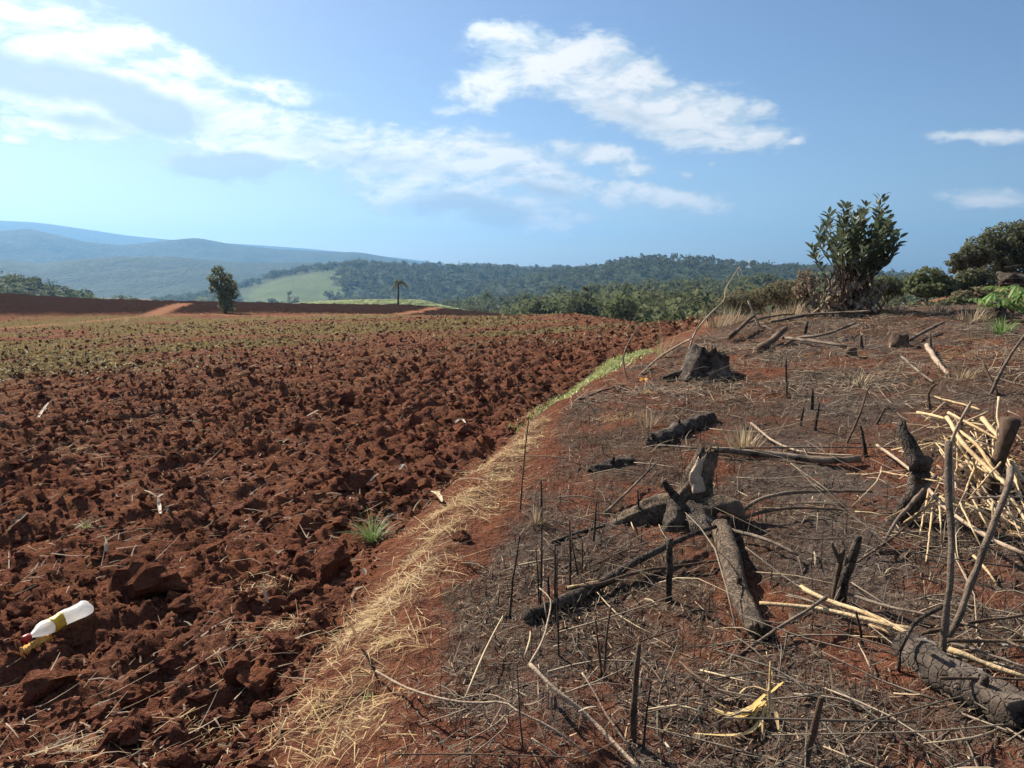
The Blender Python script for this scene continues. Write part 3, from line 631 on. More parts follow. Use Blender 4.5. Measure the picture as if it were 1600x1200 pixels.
def tube_mesh(pts, rad, segs=7, jit=.06, seed=0, sub=None, knots=True):
    """pts (n,3) smoothed into a bent, slightly uneven, tapering stick; returns verts, quads, tris"""
    r = np.random.default_rng(seed); pts = np.asarray(pts, float); rad = np.asarray(rad, float) * np.ones(len(pts))
    L = np.concatenate([[0], np.cumsum(np.linalg.norm(np.diff(pts, axis=0), axis=1))]); n = sub or int(np.clip(L[-1] / max(rad.mean() * 5, .02), 6, 26))
    t = np.linspace(0, L[-1], n)
    if len(pts) > 2:                                # Catmull-Rom through the points
        P = np.vstack([2 * pts[0] - pts[1], pts, 2 * pts[-1] - pts[-2]]); k = np.clip(np.searchsorted(L, t, 'right') - 1, 0, len(pts) - 2)
        u = ((t - L[k]) / (L[k + 1] - L[k] + 1e-9))[:, None]; a, b, c, d = P[k], P[k + 1], P[k + 2], P[k + 3]
        C = .5 * (2 * b + (c - a) * u + (2 * a - 5 * b + 4 * c - d) * u ** 2 + (3 * b - a - 3 * c + d) * u ** 3)
    else: C = pts[0] + (pts[1] - pts[0]) * (t / L[-1])[:, None]
    rr = np.interp(t, L, rad)
    wob = np.cumsum(r.normal(0, 1, (n, 3)), 0); wob -= np.linspace(0, 1, n)[:, None] * wob[-1]
    C = C + wob * (rr.mean() * .16)
    if knots: rr = rr * (1 + r.uniform(-jit, jit, n) + (r.uniform(0, 1, n) < .12) * .22)
    T = np.gradient(C, axis=0); T /= np.linalg.norm(T, axis=1, keepdims=True) + 1e-12
    ref = np.array([.31, .17, .93]) if abs(T[0] @ np.array([.31, .17, .93])) < .9 else np.array([.9, .3, .1])
    N = np.cross(T, ref); N /= np.linalg.norm(N, axis=1, keepdims=True); B = np.cross(T, N)
    a = np.arange(segs) * 2 * np.pi / segs
    lob = 1 + r.uniform(-jit * 1.6, jit * 1.6, (1, segs)) + r.uniform(-jit, jit, (n, segs))
    V = C[:, None] + (N[:, None] * np.cos(a)[None, :, None] + B[:, None] * np.sin(a)[None, :, None]) * (rr[:, None] * lob)[..., None]
    i = np.arange(n * segs).reshape(n, segs); j = np.roll(i, -1, 1)
    q = np.stack([i[:-1].ravel(), j[:-1].ravel(), j[1:].ravel(), i[1:].ravel()], -1)
    V = np.vstack([V.reshape(-1, 3), C[0] - T[0] * rr[0] * .15, C[-1] + T[-1] * rr[-1] * .3])
    m = n * segs; tri = np.concatenate([np.stack([np.full(segs, m), j[0], i[0]], -1), np.stack([np.full(segs, m + 1), i[-1], j[-1]], -1)])
    return V, q, tri
def tubes(name, lst, mat, parent=None, segs=7, jit=.06, origin=None):
    """several tubes joined into one part; vertices are stored relative to the parent's base"""
    Vs, Q, Tr, off = [], [], [], 0
    for k, (p, r) in enumerate(lst):
        V, q, t = tube_mesh(p, r, segs, jit, seed=k + len(name)); Vs.append(V); Q.append(q + off); Tr.append(t + off); off += len(V)
    V = np.vstack(Vs); o0 = np.zeros(3) if origin is None else np.asarray(origin)
    o = mesh_np(name, V - o0, [np.vstack(Q), np.vstack(Tr)], mat, True, parent=parent)
    if parent is None and origin is not None: o.location = tuple(o0)
    return o
SEED = [0]
def lying(label, pts, wpx, mat, cat='stick', name='stick', twigs=(), hgt=.4, wend=None, group=None):
    """stick along photo points; a point (px,py) rests on the ground, (px,py,h) is h metres above it"""
    P = [gsurf(p[0], p[1], (p[2] if len(p) > 2 else 0.0)) for p in pts]; R = np.mean([math.hypot(q[0], q[1]) for q in P])
    w0 = max(wpx, 1.6) / 2 / F_PX * R * .8; rad = np.linspace(w0, (max(wend, 1.2) / 2 / F_PX * R * .78 if wend else w0 * .72), len(P))
    P = [q + np.array([0, 0, w0 * .75]) for q in P]
    SEED[0] += 1; base = P[0].copy(); V, q, t = tube_mesh(P, rad, 8 if wpx > 7 else 6, .08, SEED[0])
    tw = []
    for a in twigs:
        T = [gsurf(p[0], p[1], (p[2] if len(p) > 2 else 0.0)) for p in a[0]]; tw.append((T, [w0 * .55, w0 * .3] if len(T) == 2 else np.linspace(w0 * .55, w0 * .3, len(T))))
    if tw:
        root = empty(name, base); mesh_np('stem', V - base, [q, t], WM[mat], True, parent=root)
        for T in tw: tubes('twig', [T], WM[mat], root, 5, origin=base)
        return tag(root, label, cat, group)
    o = mesh_np(name, V - base, [q, t], WM[mat], True); o.location = tuple(base); return tag(o, label, cat, group)
def standing(label, pts, wpx, mat, cat='stem', name='burnt_shoot', dR=0.0, wend=None, fork=None, group=None, R0=None):
    """upright or leaning stem: first photo point on the ground, the rest at the same distance (+ dR at the tip)"""
    b = gsurf(*pts[0][:2]) if R0 is None else at(pts[0][0], pts[0][1], R0); R = math.hypot(b[0], b[1]); n = len(pts)
    P = [b - np.array([0, 0, .03])] + [at(p[0], p[1], R + dR * (k + 1) / (n - 1)) for k, p in enumerate(pts[1:])]
    w0 = max(wpx, 1.8) / 2 / F_PX * R * 1.06; rad = np.linspace(w0, (max(wend, 1.2) / 2 / F_PX * R if wend else w0 * .6), n)
    SEED[0] += 1; V, q, t = tube_mesh(P, rad, 8 if wpx > 7 else 6, .09, SEED[0])
    if fork:
        root = empty(name, b); mesh_np('stem', V - b, [q, t], WM[mat], True, parent=root)
        for f in fork: tubes('twig', [([at(p[0], p[1], R + dR * .5) for p in f], np.linspace(w0 * .7, w0 * .4, len(f)))], WM[mat], root, 5, origin=b)
        return tag(root, label, cat, group)
    o = mesh_np(name, V - b, [q, t], WM[mat], True); o.location = tuple(b); return tag(o, label, cat, group)

# ---- upright burnt stems in the foreground and middle
standing('thin black stem standing alone, leftmost in the burnt patch', [(795, 966), (803, 900), (812, 838)], 4, 'c')
standing('tall thin burnt stem just right of the leftmost black stem', [(844, 956), (846, 890), (846, 822)], 4, 'c')
standing('thin burnt stem leaning left beside the tall one', [(843, 946), (840, 905), (837, 858)], 3, 'c')
standing('short burnt stub at the foot of the tall thin stems', [(859, 948), (857, 899)], 5, 'c')
standing('straight thin burnt stem left of the charred bough', [(867, 950), (867, 850)], 4, 'c')
standing('long thin burnt stem crossing the charred bough', [(873, 1026), (871, 940), (870, 860)], 3.5, 'c')
standing('thin burnt stem rising behind the charred bough', [(891, 922), (891, 870), (890, 812)], 4, 'c')
standing('burnt stem bending right behind the charred bough', [(906, 903), (898, 870), (893, 843)], 3, 'c')
standing('finest upright burnt stem behind the charred bough', [(910, 896), (910, 842)], 2.5, 'c')
standing('burnt stem standing left of the long root of the split stump', [(927, 848), (930, 815), (932, 782)], 4, 'c')
standing('burnt stem in front of the long root of the split stump', [(999, 816), (998, 790), (996, 765)], 4, 'c')
standing('stout upright charred stake in the middle of the burnt bank', [(1045, 942), (1046, 890), (1047, 842)], 10, 'c', 'stake', 'burnt_stake', wend=8)
standing('left of two burnt stems rising from one foot', [(941, 1057), (935, 1010), (930, 967)], 4, 'b')
standing('right of two burnt stems rising from one foot', [(944, 1057), (948, 1000), (955, 946)], 4, 'b')
standing('tall brown cut stake standing near the bottom centre', [(990, 1160), (993, 1085), (998, 1006)], 11, 'b', 'stake', 'burnt_stake', wend=8)
standing('thin burnt stem right of the tall brown cut stake', [(1004, 1170), (1010, 1118), (1018, 1066)], 4, 'c')
standing('thin burnt stem among the pale vines at the bottom', [(819, 1170), (812, 1110), (808, 1038)], 3, 'b')
standing('right of the two stout dark stakes on the right bank', [(1312, 942), (1328, 885), (1342, 838)], 15, 'c', 'stake', 'burnt_stake', wend=10)
standing('left forked one of the two stout dark stakes', [(1304, 936), (1310, 895), (1318, 858)], 11, 'b', 'stake', 'burnt_stake', wend=7, fork=[[(1313, 880), (1306, 862), (1300, 848)]])
standing('short burnt stem under the tan canes', [(1351, 1015), (1344, 985), (1337, 955)], 5, 'c')
standing('thick brown stick propped up at the bottom right', [(1250, 1203), (1268, 1148), (1283, 1090)], 13, 'b', 'stick', 'stick', wend=10)
standing('dark upright stem left of the pile of stalks', [(1355, 714), (1350, 690), (1344, 666)], 6, 'c')
standing('long thin leaning stem on the ashy ground', [(1321, 692), (1342, 650), (1358, 604)], 4, 'b', dR=.3)
standing('short dark stem on the ashy ground, second from left', [(1268, 640), (1270, 608)], 5, 'c')
standing('short dark stem in front of the ashy ground pair', [(1274, 673), (1280, 630)], 5, 'c')
standing('short dark stem left of the ashy ground pair', [(1250, 666), (1256, 636)], 4, 'c')
standing('small dark stem leaning right on the ashy ground', [(1366, 664), (1383, 637)], 4, 'b')
standing('small upright stem on the red ground above the ash', [(1231, 622), (1229, 598)], 4, 'b')
standing('thin upright stem on the red ground in mid distance', [(1229, 618), (1228, 560)], 4, 'b')
standing('short stub left of the small cut stump', [(1347, 545), (1345, 524)], 6, 'b')
standing('thin stem beside the small cut stump', [(1455, 545), (1453, 522)], 4, 'g')
standing('dark stub near the foot of the leafy bush', [(1256, 522), (1262, 502)], 5, 'c')
standing('thin crossed stem leaning left at the right edge', [(1545, 618), (1575, 563), (1603, 522)], 5, 'g', dR=.3)
standing('thin crossed stem leaning right at the right edge', [(1562, 618), (1535, 563)], 4, 'b', dR=.2)
standing('thin dark stem behind the pile of stalks', [(1455, 640), (1452, 612), (1462, 600)], 4, 'b')
standing('dry upright weed stalk at the edge of the field, tallest one', [(812, 800), (818, 730), (826, 655)], 3, 'b', 'weed stalk', 'weed_stalk')
standing('dry weed stalk with a seed head left of the burnt stems', [(845, 815), (846, 780), (845, 750)], 4, 'b', 'weed stalk', 'weed_stalk')
standing('pale crooked weed stem on the green grass strip', [(980, 592), (974, 562), (982, 536), (998, 508)], 3, 'p', 'weed stalk', 'weed_stalk')

# ---- fallen boughs, vines and canes
lying('long charred bough lying across the middle of the burnt bank', [(822, 975), (868, 953), (945, 918, .02), (985, 890, .04), (1050, 856, .05), (1118, 829, .05)], 26, 'c', 'bough', 'charred_bough', wend=9)
lying('thinner bough lying above the long charred bough', [(884, 921, .03), (938, 914, .05), (997, 896, .04), (1050, 888, .03), (1128, 878, .02)], 9, 'b', 'bough', 'bough', wend=6)
lying('short tan pole end poking out beside the charred bough', [(888, 921, .04), (935, 911, .05)], 8, 't', 'stick')
lying('pale stick leaning on the left root of the split stump', [(944, 804), (985, 766, .05), (1026, 724, .1)], 7, 'g', twigs=[([(1012, 738, .08), (1019, 715, .13)],)], wend=4)
lying('dark root end stretched out left of the split stump', [(862, 851), (905, 834, .01), (945, 824, .02)], 9, 'c', 'root', 'root')
lying('pale branch running down to the bottom centre, thickest one', [(828, 1041, .10), (868, 1081, .08), (917, 1120, .05), (952, 1155, .04), (1000, 1206, .02)], 9, 'p', 'branch', 'branch', wend=8)
lying('thin pale branch beside the thickest bottom branch', [(910, 1053, .08), (931, 1088, .07), (952, 1125, .05), (984, 1168, .03)], 5, 'p', 'branch', 'branch')
lying('forked pale vine crossing from the straw to the bottom centre', [(588, 1050, .03), (640, 1078, .06), (700, 1096, .08), (742, 1102, .09), (787, 1100, .09), (815, 1118, .08), (857, 1137, .06), (922, 1183, .02)], 6, 'p', 'vine', 'vine',
      twigs=[([(742, 1102, .09), (700, 1118, .06), (655, 1132, .04)],), ([(800, 1106, .09), (770, 1135, .05), (700, 1172, .02)],), ([(700, 1096, .08), (760, 1085, .08), (800, 1098, .09)],)], wend=5)
lying('thin pale stem arching up from the pale branch', [(826, 1041, .10), (849, 1000, .12), (861, 950, .14), (858, 934, .15), (843, 920, .16)], 4, 'p', 'vine', 'vine')
lying('straight thin dark vine along the bottom edge', [(612, 1180, .03), (700, 1179, .04), (790, 1181, .04), (885, 1184, .03)], 4, 'b', 'vine', 'vine')
lying('looped thin vine at the bottom edge below the fork', [(740, 1178, .02), (775, 1150, .04), (794, 1128, .05), (780, 1118, .05)], 3, 'p', 'vine', 'vine')
lying('short pale twig at the very bottom edge', [(830, 1155, .04), (868, 1180, .03), (900, 1203, .02)], 5, 'p', 'twig', 'twig')
lying('thin stem slanting up right of the twin burnt stems', [(930, 1040), (960, 1022, .06), (1010, 1000, .1), (1062, 982, .12)], 4, 'b', 'stem', 'twig')
lying('dark stem above the yellow dry plant', [(1062, 1035, .05), (1090, 1060, .04), (1140, 1088, .02), (1165, 1098)], 6, 'b', 'stem', 'twig')
lying('upper curved bough right of the split stump', [(1139, 821), (1180, 787, .08), (1232, 773, .1), (1292, 769, .08), (1362, 770, .04)], 8, 'g', 'bough', 'bough', wend=5)
lying('lower curved bough right of the split stump', [(1137, 825), (1173, 808, .05), (1215, 799, .06), (1282, 797, .04), (1322, 800, .02)], 8, 'b', 'bough', 'bough', wend=4)
lying('grey stick slanting down from the split stump', [(1135, 828, .04), (1202, 848, .05), (1247, 870, .03)], 8, 'g', twigs=[([(1247, 870, .03), (1252, 885, .02), (1256, 902)],)], wend=5)
lying('long pale pole lying level right of the split stump', [(1114, 707, .02), (1169, 712, .03), (1240, 716, .03), (1300, 722, .03), (1343, 720, .03)], 10, 'g', 'pole', 'pole', wend=13)
lying('thin grey stem level behind the long pale pole', [(1028, 697, .03), (1112, 702, .05), (1250, 700, .04), (1392, 700, .02)], 4, 'g', 'stem', 'twig')
lying('arched pale twig dropping from the dry tuft', [(1174, 662, .06), (1210, 690, .05), (1262, 708, .04), (1337, 714, .03)], 5, 'p', 'twig', 'twig')
lying('long straight stick slanting down to the right edge', [(1371, 698, .06), (1424, 739, .10), (1472, 791, .12), (1540, 840, .12), (1604, 870, .1)], 7, 'p', wend=6)
lying('tan cane pointing at the stakes, upper of the cane pair', [(1251, 921, .05), (1292, 941, .05), (1356, 964, .05), (1418, 993, .06)], 10, 't', 'cane', 'cane', wend=11)
lying('tan cane pointing at the stakes, longest of the cane pair', [(1187, 945, .05), (1262, 951, .06), (1337, 967, .06), (1420, 985, .07)], 8, 't', 'cane', 'cane', wend=10)
lying('short tan cane tucked under the cane pair', [(1358, 980, .03), (1390, 990, .03), (1418, 999, .04)], 9, 't', 'cane', 'cane')
lying('grey stick lying across the end of the tan cane pair', [(1290, 936, .09), (1258, 958, .07), (1206, 990, .03), (1156, 1025)], 8, 'g')
lying('long thin pole running from the stakes to the right edge', [(1326, 930, .04), (1394, 949, .08), (1450, 962, .1), (1525, 982, .1), (1604, 1018, .08)], 6, 'g', 'pole', 'pole')
lying('upper of two level dark poles at the right edge', [(1481, 1003, .08), (1540, 1004, .08), (1606, 1004, .08)], 7, 'b', 'pole', 'pole')
lying('lower of two level dark poles at the right edge', [(1468, 1061, .10), (1530, 1062, .09), (1606, 1064, .08)], 6, 'b', 'pole', 'pole')
lying('grey pole slanting out under the level dark poles', [(1488, 1007, .05), (1545, 1025, .05), (1606, 1046, .05)], 7, 'g', 'pole', 'pole')
lying('tan cane lying between the level dark poles', [(1481, 1018, .05), (1537, 1039, .05), (1604, 1062, .04)], 10, 't', 'cane', 'cane', wend=8)
lying('dark curved vine hooked over the end of the tan canes', [(1473, 951, .15), (1432, 974, .14), (1409, 1014, .08), (1404, 1050)], 8, 'c', 'vine', 'vine', wend=6)
lying('thin dark stem slanting up at the right edge', [(1440, 992, .06), (1520, 975, .09), (1606, 962, .1)], 6, 'b', 'stem', 'twig')
lying('curved stick leaning down from the dark forked trunk', [(1462, 746, .22), (1425, 790, .14), (1398, 820, .08), (1374, 864)], 8, 'g')
lying('thin stick under the dark forked trunk', [(1440, 800, .10), (1400, 838, .06), (1336, 882, .01)], 5, 'b')
# crest and middle distance
lying('thick grey log end slanting up in the middle distance', [(1188, 551), (1206, 534, .05), (1227, 518, .12)], 16, 'b', 'log', 'log', wend=10)
lying('long thin branch right of the slanting log, upper one', [(1226, 541), (1245, 531, .06), (1292, 524, .1), (1336, 506, .12)], 6, 'g', 'branch', 'branch')
lying('long thin branch right of the slanting log, lower one', [(1224, 530, .05), (1272, 536, .05), (1322, 543, .02)], 6, 'g', 'branch', 'branch')
lying('long level branch on the crest in front of the bush', [(1205, 505, .05), (1262, 495, .1), (1310, 491, .12), (1360, 488, .12)], 6, 'g', 'branch', 'branch')
standing('pale straight branch leaning up against the leafy bush', [(1258, 497), (1300, 470), (1346, 443)], 4, 'p', 'branch', 'branch', dR=.8)
lying('thin stick level on the dry ground near the cut stump', [(1422, 533, .04), (1436, 526, .06), (1474, 506, .12)], 7, 'g')
lying('pale broken wood piece on the red ground at right', [(1448, 543, .03), (1462, 562, .04), (1482, 588)], 10, 'p', 'wood', 'broken_wood', wend=6)
lying('thin stick below the pale broken wood piece', [(1408, 559, .05), (1432, 580, .04), (1458, 599, .01)], 5, 'g')
lying('thin branch on the crest left of the bush', [(1160, 508, .04), (1195, 498, .08), (1240, 492, .08)], 5, 'g', 'branch', 'branch')
standing('slim pale stick leaning right on the crest of the bank', [(1188, 512), (1179, 492), (1169, 470)], 4, 'p')
lying('dark crooked branch behind the square burnt stump', [(1140, 530, .05), (1160, 512, .12), (1180, 494, .2)], 8, 'b', 'branch', 'branch')
lying('dark root running left from the square burnt stump', [(1046, 597), (1070, 581, .02), (1092, 570, .06)], 8, 'c', 'root', 'root', wend=12)
lying('low bent twig lying before the green grass strip', [(905, 625, .02), (940, 612, .03), (975, 603, .02)], 4, 'b', 'twig', 'twig')
lying('bent bough arching left over the green grass strip', [(1003, 586), (1026, 562, .1), (1060, 541, .22), (1080, 531, .32)], 5, 'p', 'bough', 'bough')
def tall_dry_stem():
    b = gsurf(1078, 533, .2); R = math.hypot(b[0], b[1]); root = empty('dry_shoot', b)
    main = [(1076, 548), (1087, 519), (1109, 491), (1131, 469), (1134, 450), (1156, 416)]
    w = 1.25 / F_PX * R
    tubes('stem', [([at(p[0], p[1], R + .12 * k) for k, p in enumerate(main)], np.linspace(w * 1.2, w * .55, 6))], M_PALE, root, 6, origin=b)
    tubes('twig', [([at(1131, 469, R + .36), at(1150, 455, R + .5), at(1170, 440, R + .6)], [w * .7, w * .5, w * .3])], M_PALE, root, 5, origin=b)
    tubes('twig', [([at(1087, 519, R + .1), at(1094, 500, R), at(1099, 489, R - .1)], [w * .7, w * .5, w * .3])], M_PALE, root, 5, origin=b)
    r = np.random.default_rng(4)
    for px, py in ((1152, 424), (1162, 408), (1172, 402), (1156, 417)):
        p = at(px, py, R + .6); n = 1; d = np.array([[r.normal(.3, .3), r.normal(0, .3), -.8]]); d /= np.linalg.norm(d)
        o = ribbons(p[None] - b, d, np.array([[1., 0, 0]]), np.array([.17]), np.array([.03]), np.array([.05]), np.array([[.40, .34, .22]]), 'leaf', M_STRAW, 3, root)
    tag(root, 'tall thin dry stem with drooping leaves rising from the square stump', 'dry stem')
tall_dry_stem()

# ---- the heap of dry stalks at the right edge
for lab, pts, w in (
        ('thickest bright stalk in the heap at the right edge', [(1479, 655, .32), (1500, 688, .30), (1530, 720, .26), (1575, 764, .2)], 8),
        ('bright stalk curving beside the thickest one in the heap', [(1500, 676, .30), (1528, 700, .28), (1550, 735, .22), (1572, 758, .18)], 7),
        ('long bright stalk at the top of the heap', [(1482, 647, .30), (1520, 668, .28), (1565, 692, .26)], 5),
        ('short thick bright stalk behind the leaning post', [(1534, 656, .25), (1550, 676, .22), (1566, 692, .2)], 8),
        ('bright stalk hanging down in the middle of the heap', [(1495, 692, .28), (1512, 716, .2), (1525, 745, .1), (1531, 776, .03)], 5),
        ('thin bright stalk hanging near the middle of the heap', [(1508, 712, .22), (1530, 735, .14), (1545, 750, .08)], 4),
        ('bright stalk pointing up above the heap', [(1566, 683, .22), (1558, 655, .3), (1561, 622, .42)], 5),
        ('bright stalk at the far right below the post', [(1578, 720, .2), (1590, 740, .15), (1604, 757, .1)], 7),
        ('pale stalk at the right edge, lowest of the heap', [(1578, 778, .12), (1590, 797, .08), (1604, 818, .04)], 6),
        ('short bright stalk in the heap under the post', [(1540, 742, .12), (1545, 760, .06), (1547, 780)], 5),
        ('level bright stalk at the back of the heap', [(1433, 646, .25), (1455, 650, .25), (1476, 656, .26)], 5),
        ('thin tan stalk crossing the lower heap', [(1521, 870, .06), (1540, 890, .05), (1556, 912, .02)], 5)):
    lying(lab, pts, w, 't', 'stalk', 'dry_stalk', wend=w * .8, group='dry stalks heaped at the right edge')
rs = np.random.default_rng(19)
for k in range(96):
    x0 = rs.uniform(1445, 1590); y0 = rs.uniform(640, 800); L = rs.uniform(30, 95); a = rs.normal(.75, .55) + (2.2 if k % 5 == 0 else 0); h0 = rs.uniform(.06, .3)
    lying('thin dry stalk lying loose in the heap at the right edge', [(x0, y0, h0), (x0 + L * .5 * math.cos(a), y0 + L * .5 * math.sin(a), h0 * .8), (x0 + L * math.cos(a), y0 + L * math.sin(a), h0 * .4)], rs.uniform(2.2, 4.2), rs.choice(['t', 't', 't', 'p']), 'stalk', 'dry_stalk', group='thin dry stalks in the heap')
standing('grey jointed cane standing upright in the heap of stalks', [(1474, 1036), (1484, 900), (1487, 825), (1480, 761), (1482, 690)], 9.5, 'g', 'cane', 'cane', wend=12, dR=.25)
standing('long brown cane leaning right across the heap of stalks', [(1450, 1030), (1495, 975), (1517, 915), (1551, 825), (1577, 757), (1579, 731)], 8, 'g', 'cane', 'cane', wend=9, dR=.35)
standing('thin pale stem bending beside the jointed cane', [(1500, 840), (1490, 780), (1487, 735), (1489, 690), (1518, 628)], 6, 'p', 'stem', 'dry_shoot', dR=.2)
standing('thick brown leaning post behind the heap of stalks', [(1552, 775), (1559, 727), (1570, 690), (1580, 655)], 19, 'b', 'post', 'post', wend=21)
def forked_trunk():
    b = gsurf(1404, 822); R = math.hypot(b[0], b[1]); root = empty('forked_snag', b); w = 1 / F_PX * R
    P = lambda *q: [at(x, y, R + i * .04) for i, (x, y) in enumerate(q)]
    tubes('trunk', [(P((1398, 826), (1412, 800), (1424, 768), (1436, 735)), np.array([17, 15, 13, 12]) * w)], M_CHAR, root, 10, .12, b)
    tubes('limb', [(P((1436, 738), (1428, 705), (1416, 680), (1409, 658)), np.array([12, 9, 8, 6]) * w)], M_CHAR, root, 9, .12, b)
    tubes('limb', [(P((1430, 750), (1445, 735), (1452, 715)), np.array([10, 9, 7]) * w)], M_CHAR, root, 9, .12, b)
    tag(root, 'dark charred forked trunk leaning left of the heap of stalks', 'trunk')
forked_trunk()

# ---- logs and stumps
def log_mesh(P, rad, seed=0, n=44, segs=26, ridge=.14, lump=.10, flat=1.0, jag=0.0):
    """trunk-like solid: smooth axis, bark ridges along it, torn far end when jag > 0"""
    r = np.random.default_rng(seed); P = np.asarray(P, float); L = np.concatenate([[0], np.cumsum(np.linalg.norm(np.diff(P, axis=0), axis=1))])
    t = np.linspace(0, L[-1], n); C = np.stack([np.interp(t, L, P[:, k]) for k in range(3)], -1)
    for _ in range(max(2, n // 8)): C[1:-1] = (C[:-2] + 2 * C[1:-1] + C[2:]) / 4
    rr = np.interp(t, L, rad); T = np.gradient(C, axis=0); T /= np.linalg.norm(T, axis=1, keepdims=True)
    ref = np.array([0, 1., .05]) if abs(T[0][1]) < .8 else np.array([0, .05, 1.]); N = np.cross(T, ref); N /= np.linalg.norm(N, axis=1, keepdims=True); B = np.cross(T, N)
    a = np.arange(segs) * 2 * np.pi / segs; S, A = np.meshgrid(t / rad[0], a, indexing='ij')
    k = 1 + ridge * (1 - 2 * np.abs(perlin(np.cos(A) * 3.2 + S * .22 + seed, np.sin(A) * 3.2 + S * .13, seed))) * .5 + lump * perlin(np.cos(A) * 1.1 + S * .45, np.sin(A) * 1.1 - S * .38, seed + 3) + ridge * .5 * perlin(np.cos(A) * 7 + S * 1.2, np.sin(A) * 7, seed + 5)
    V = C[:, None] + (N[:, None] * np.cos(a)[None, :, None] + B[:, None] * np.sin(a)[None, :, None] * flat) * (rr[:, None] * k)[..., None]
    if jag:
        m = n // 3; f = np.linspace(0, 1, m)[:, None] ** 1.5; j = r.uniform(-1, .55, segs); j = (j + .6 * np.roll(j, 1)) * jag
        V[-m:] += T[-1][None, None] * (f * j[None])[..., None]
    i = np.arange(n * segs).reshape(n, segs); jx = np.roll(i, -1, 1); q = np.stack([i[:-1].ravel(), jx[:-1].ravel(), jx[1:].ravel(), i[1:].ravel()], -1)
    V = np.vstack([V.reshape(-1, 3), C[0], C[-1] - T[-1] * jag * .8]); m = n * segs
    return V, q, np.concatenate([np.stack([np.full(segs, m), jx[0], i[0]], -1), np.stack([np.full(segs, m + 1), i[-1], jx[-1]], -1)])
def log_part(name, P, rad, mat, root, b, **kw):
    V, q, t = log_mesh(P, np.asarray(rad, float), **kw); return mesh_np(name, V - b, [q, t], mat, True, parent=root)
def rough_log(label, pts, wpx, mat, name='log', h=0.0, cat='log', wend=None, ridge=.16, lump=.14):
    P = [gsurf(p[0], p[1]) for p in pts]; R = np.mean([math.hypot(q[0], q[1]) for q in P]); w = wpx / 2 / F_PX * R
    P = [q + np.array([0, 0, w * .6 + h]) for q in P]; base = P[0].copy(); root = empty(name, base); z = [p[2] for p in P]; zf = np.polyfit(range(len(P)), z, 1)
    for k in range(len(P)): P[k][2] = .25 * P[k][2] + .75 * np.polyval(zf, k)
    rad = np.linspace(w, (wend or wpx * .85) / 2 / F_PX * R, len(P))
    log_part('bark', P, rad, WM[mat], root, base, seed=len(label), ridge=ridge, lump=lump, n=60, jag=w * .5)
    d = (P[0] - P[1]) / np.linalg.norm(P[0] - P[1]); tubes('cut_end', [([P[0] - d * w * .05, P[0] + d * w * .06], [w * .85, w * .78])], M_BROWN if mat != 'c' else M_CHAR, root, 12, .1, base)
    r = random.Random(len(label)); k = len(P) // 2; e = P[k]; u = np.array([r.uniform(-.4, .4), -.5, .8]); tubes('branch_stub', [([e, e + u * w * 1.2, e + u * w * 1.9], [w * .3, w * .24, w * .16])], WM[mat], root, 7, .12, base)
    tag(root, label, cat); return root
rough_log('thick barked log lying below the split stump', [(1126, 832), (1140, 880), (1152, 935), (1186, 1002)], 36, 'k', wend=25)
rough_log('big charred log running off the bottom right corner', [(1420, 1028), (1465, 1064), (1530, 1100), (1612, 1145)], 50, 'c', 'charred_log', wend=56, lump=.2)
rough_log('small charred log half buried at the lower right', [(1238, 960), (1262, 1000), (1284, 1030)], 18, 'b', 'charred_log', h=-.03)
rough_log('dark charred log lying behind the split stump', [(1020, 694), (1062, 680), (1112, 655)], 26, 'c', 'charred_log', h=-.02, lump=.25)
rough_log('dark buried log end at the left of the burnt clearing', [(925, 738), (955, 728), (990, 718)], 26, 'c', 'charred_log', h=-.05, lump=.25)
def split_stump():
    b = gsurf(1085, 815); R = math.hypot(b[0], b[1]); root = empty('split_stump', b); w = 1 / F_PX * R
    def P(*q): return [at(x, y, R + d) for (x, y, d) in q]
    tk = log_part('trunk', P((1072, 822, .02), (1080, 790, .05), (1092, 750, .1), (1108, 702, .16)), np.array([36, 27, 21, 13]) * w, M_BARK, root, b, seed=4, ridge=.34, lump=.3, flat=.7, jag=16 * w, n=56, segs=30)
    log_part('heartwood', P((1092, 770, .0), (1086, 745, .03), (1096, 715, .07)), np.array([9, 9, 4]) * w, M_PALE, tk, b, seed=6, ridge=.4, lump=.3, flat=.5, jag=8 * w, segs=14, n=24)
    log_part('root', P((1082, 800, .1), (1030, 800, .05), (985, 818, -.04), (930, 838, -.12)), np.array([30, 27, 19, 6]) * w, M_BARK, root, b, seed=7, ridge=.3, lump=.3, flat=.75)
    log_part('root', P((1066, 805, .0), (1056, 778, .0), (1036, 752, .02)), np.array([9, 7, 4]) * w, M_CHAR, root, b, seed=8, ridge=.3, segs=12, n=20)
    log_part('root', P((1090, 800, .02), (1122, 786, -.04), (1148, 792, -.08), (1158, 808, -.1)), np.array([17, 13, 12, 8]) * w, M_BARK, root, b, seed=9, ridge=.3, lump=.3, segs=16)
    log_part('root', P((1092, 805, 0), (1100, 828, -.14), (1112, 842, -.22)), np.array([26, 20, 8]) * w, M_CHAR, root, b, seed=10, ridge=.3, lump=.3, segs=18)
    log_part('root', P((1060, 800, .0), (1050, 822, -.12), (1030, 840, -.2)), np.array([20, 14, 5]) * w, M_CHAR, root, b, seed=11, ridge=.3, lump=.3, segs=16)
    tag(root, 'split charred stump with sprawling roots in the middle of the bank', 'stump')
split_stump()
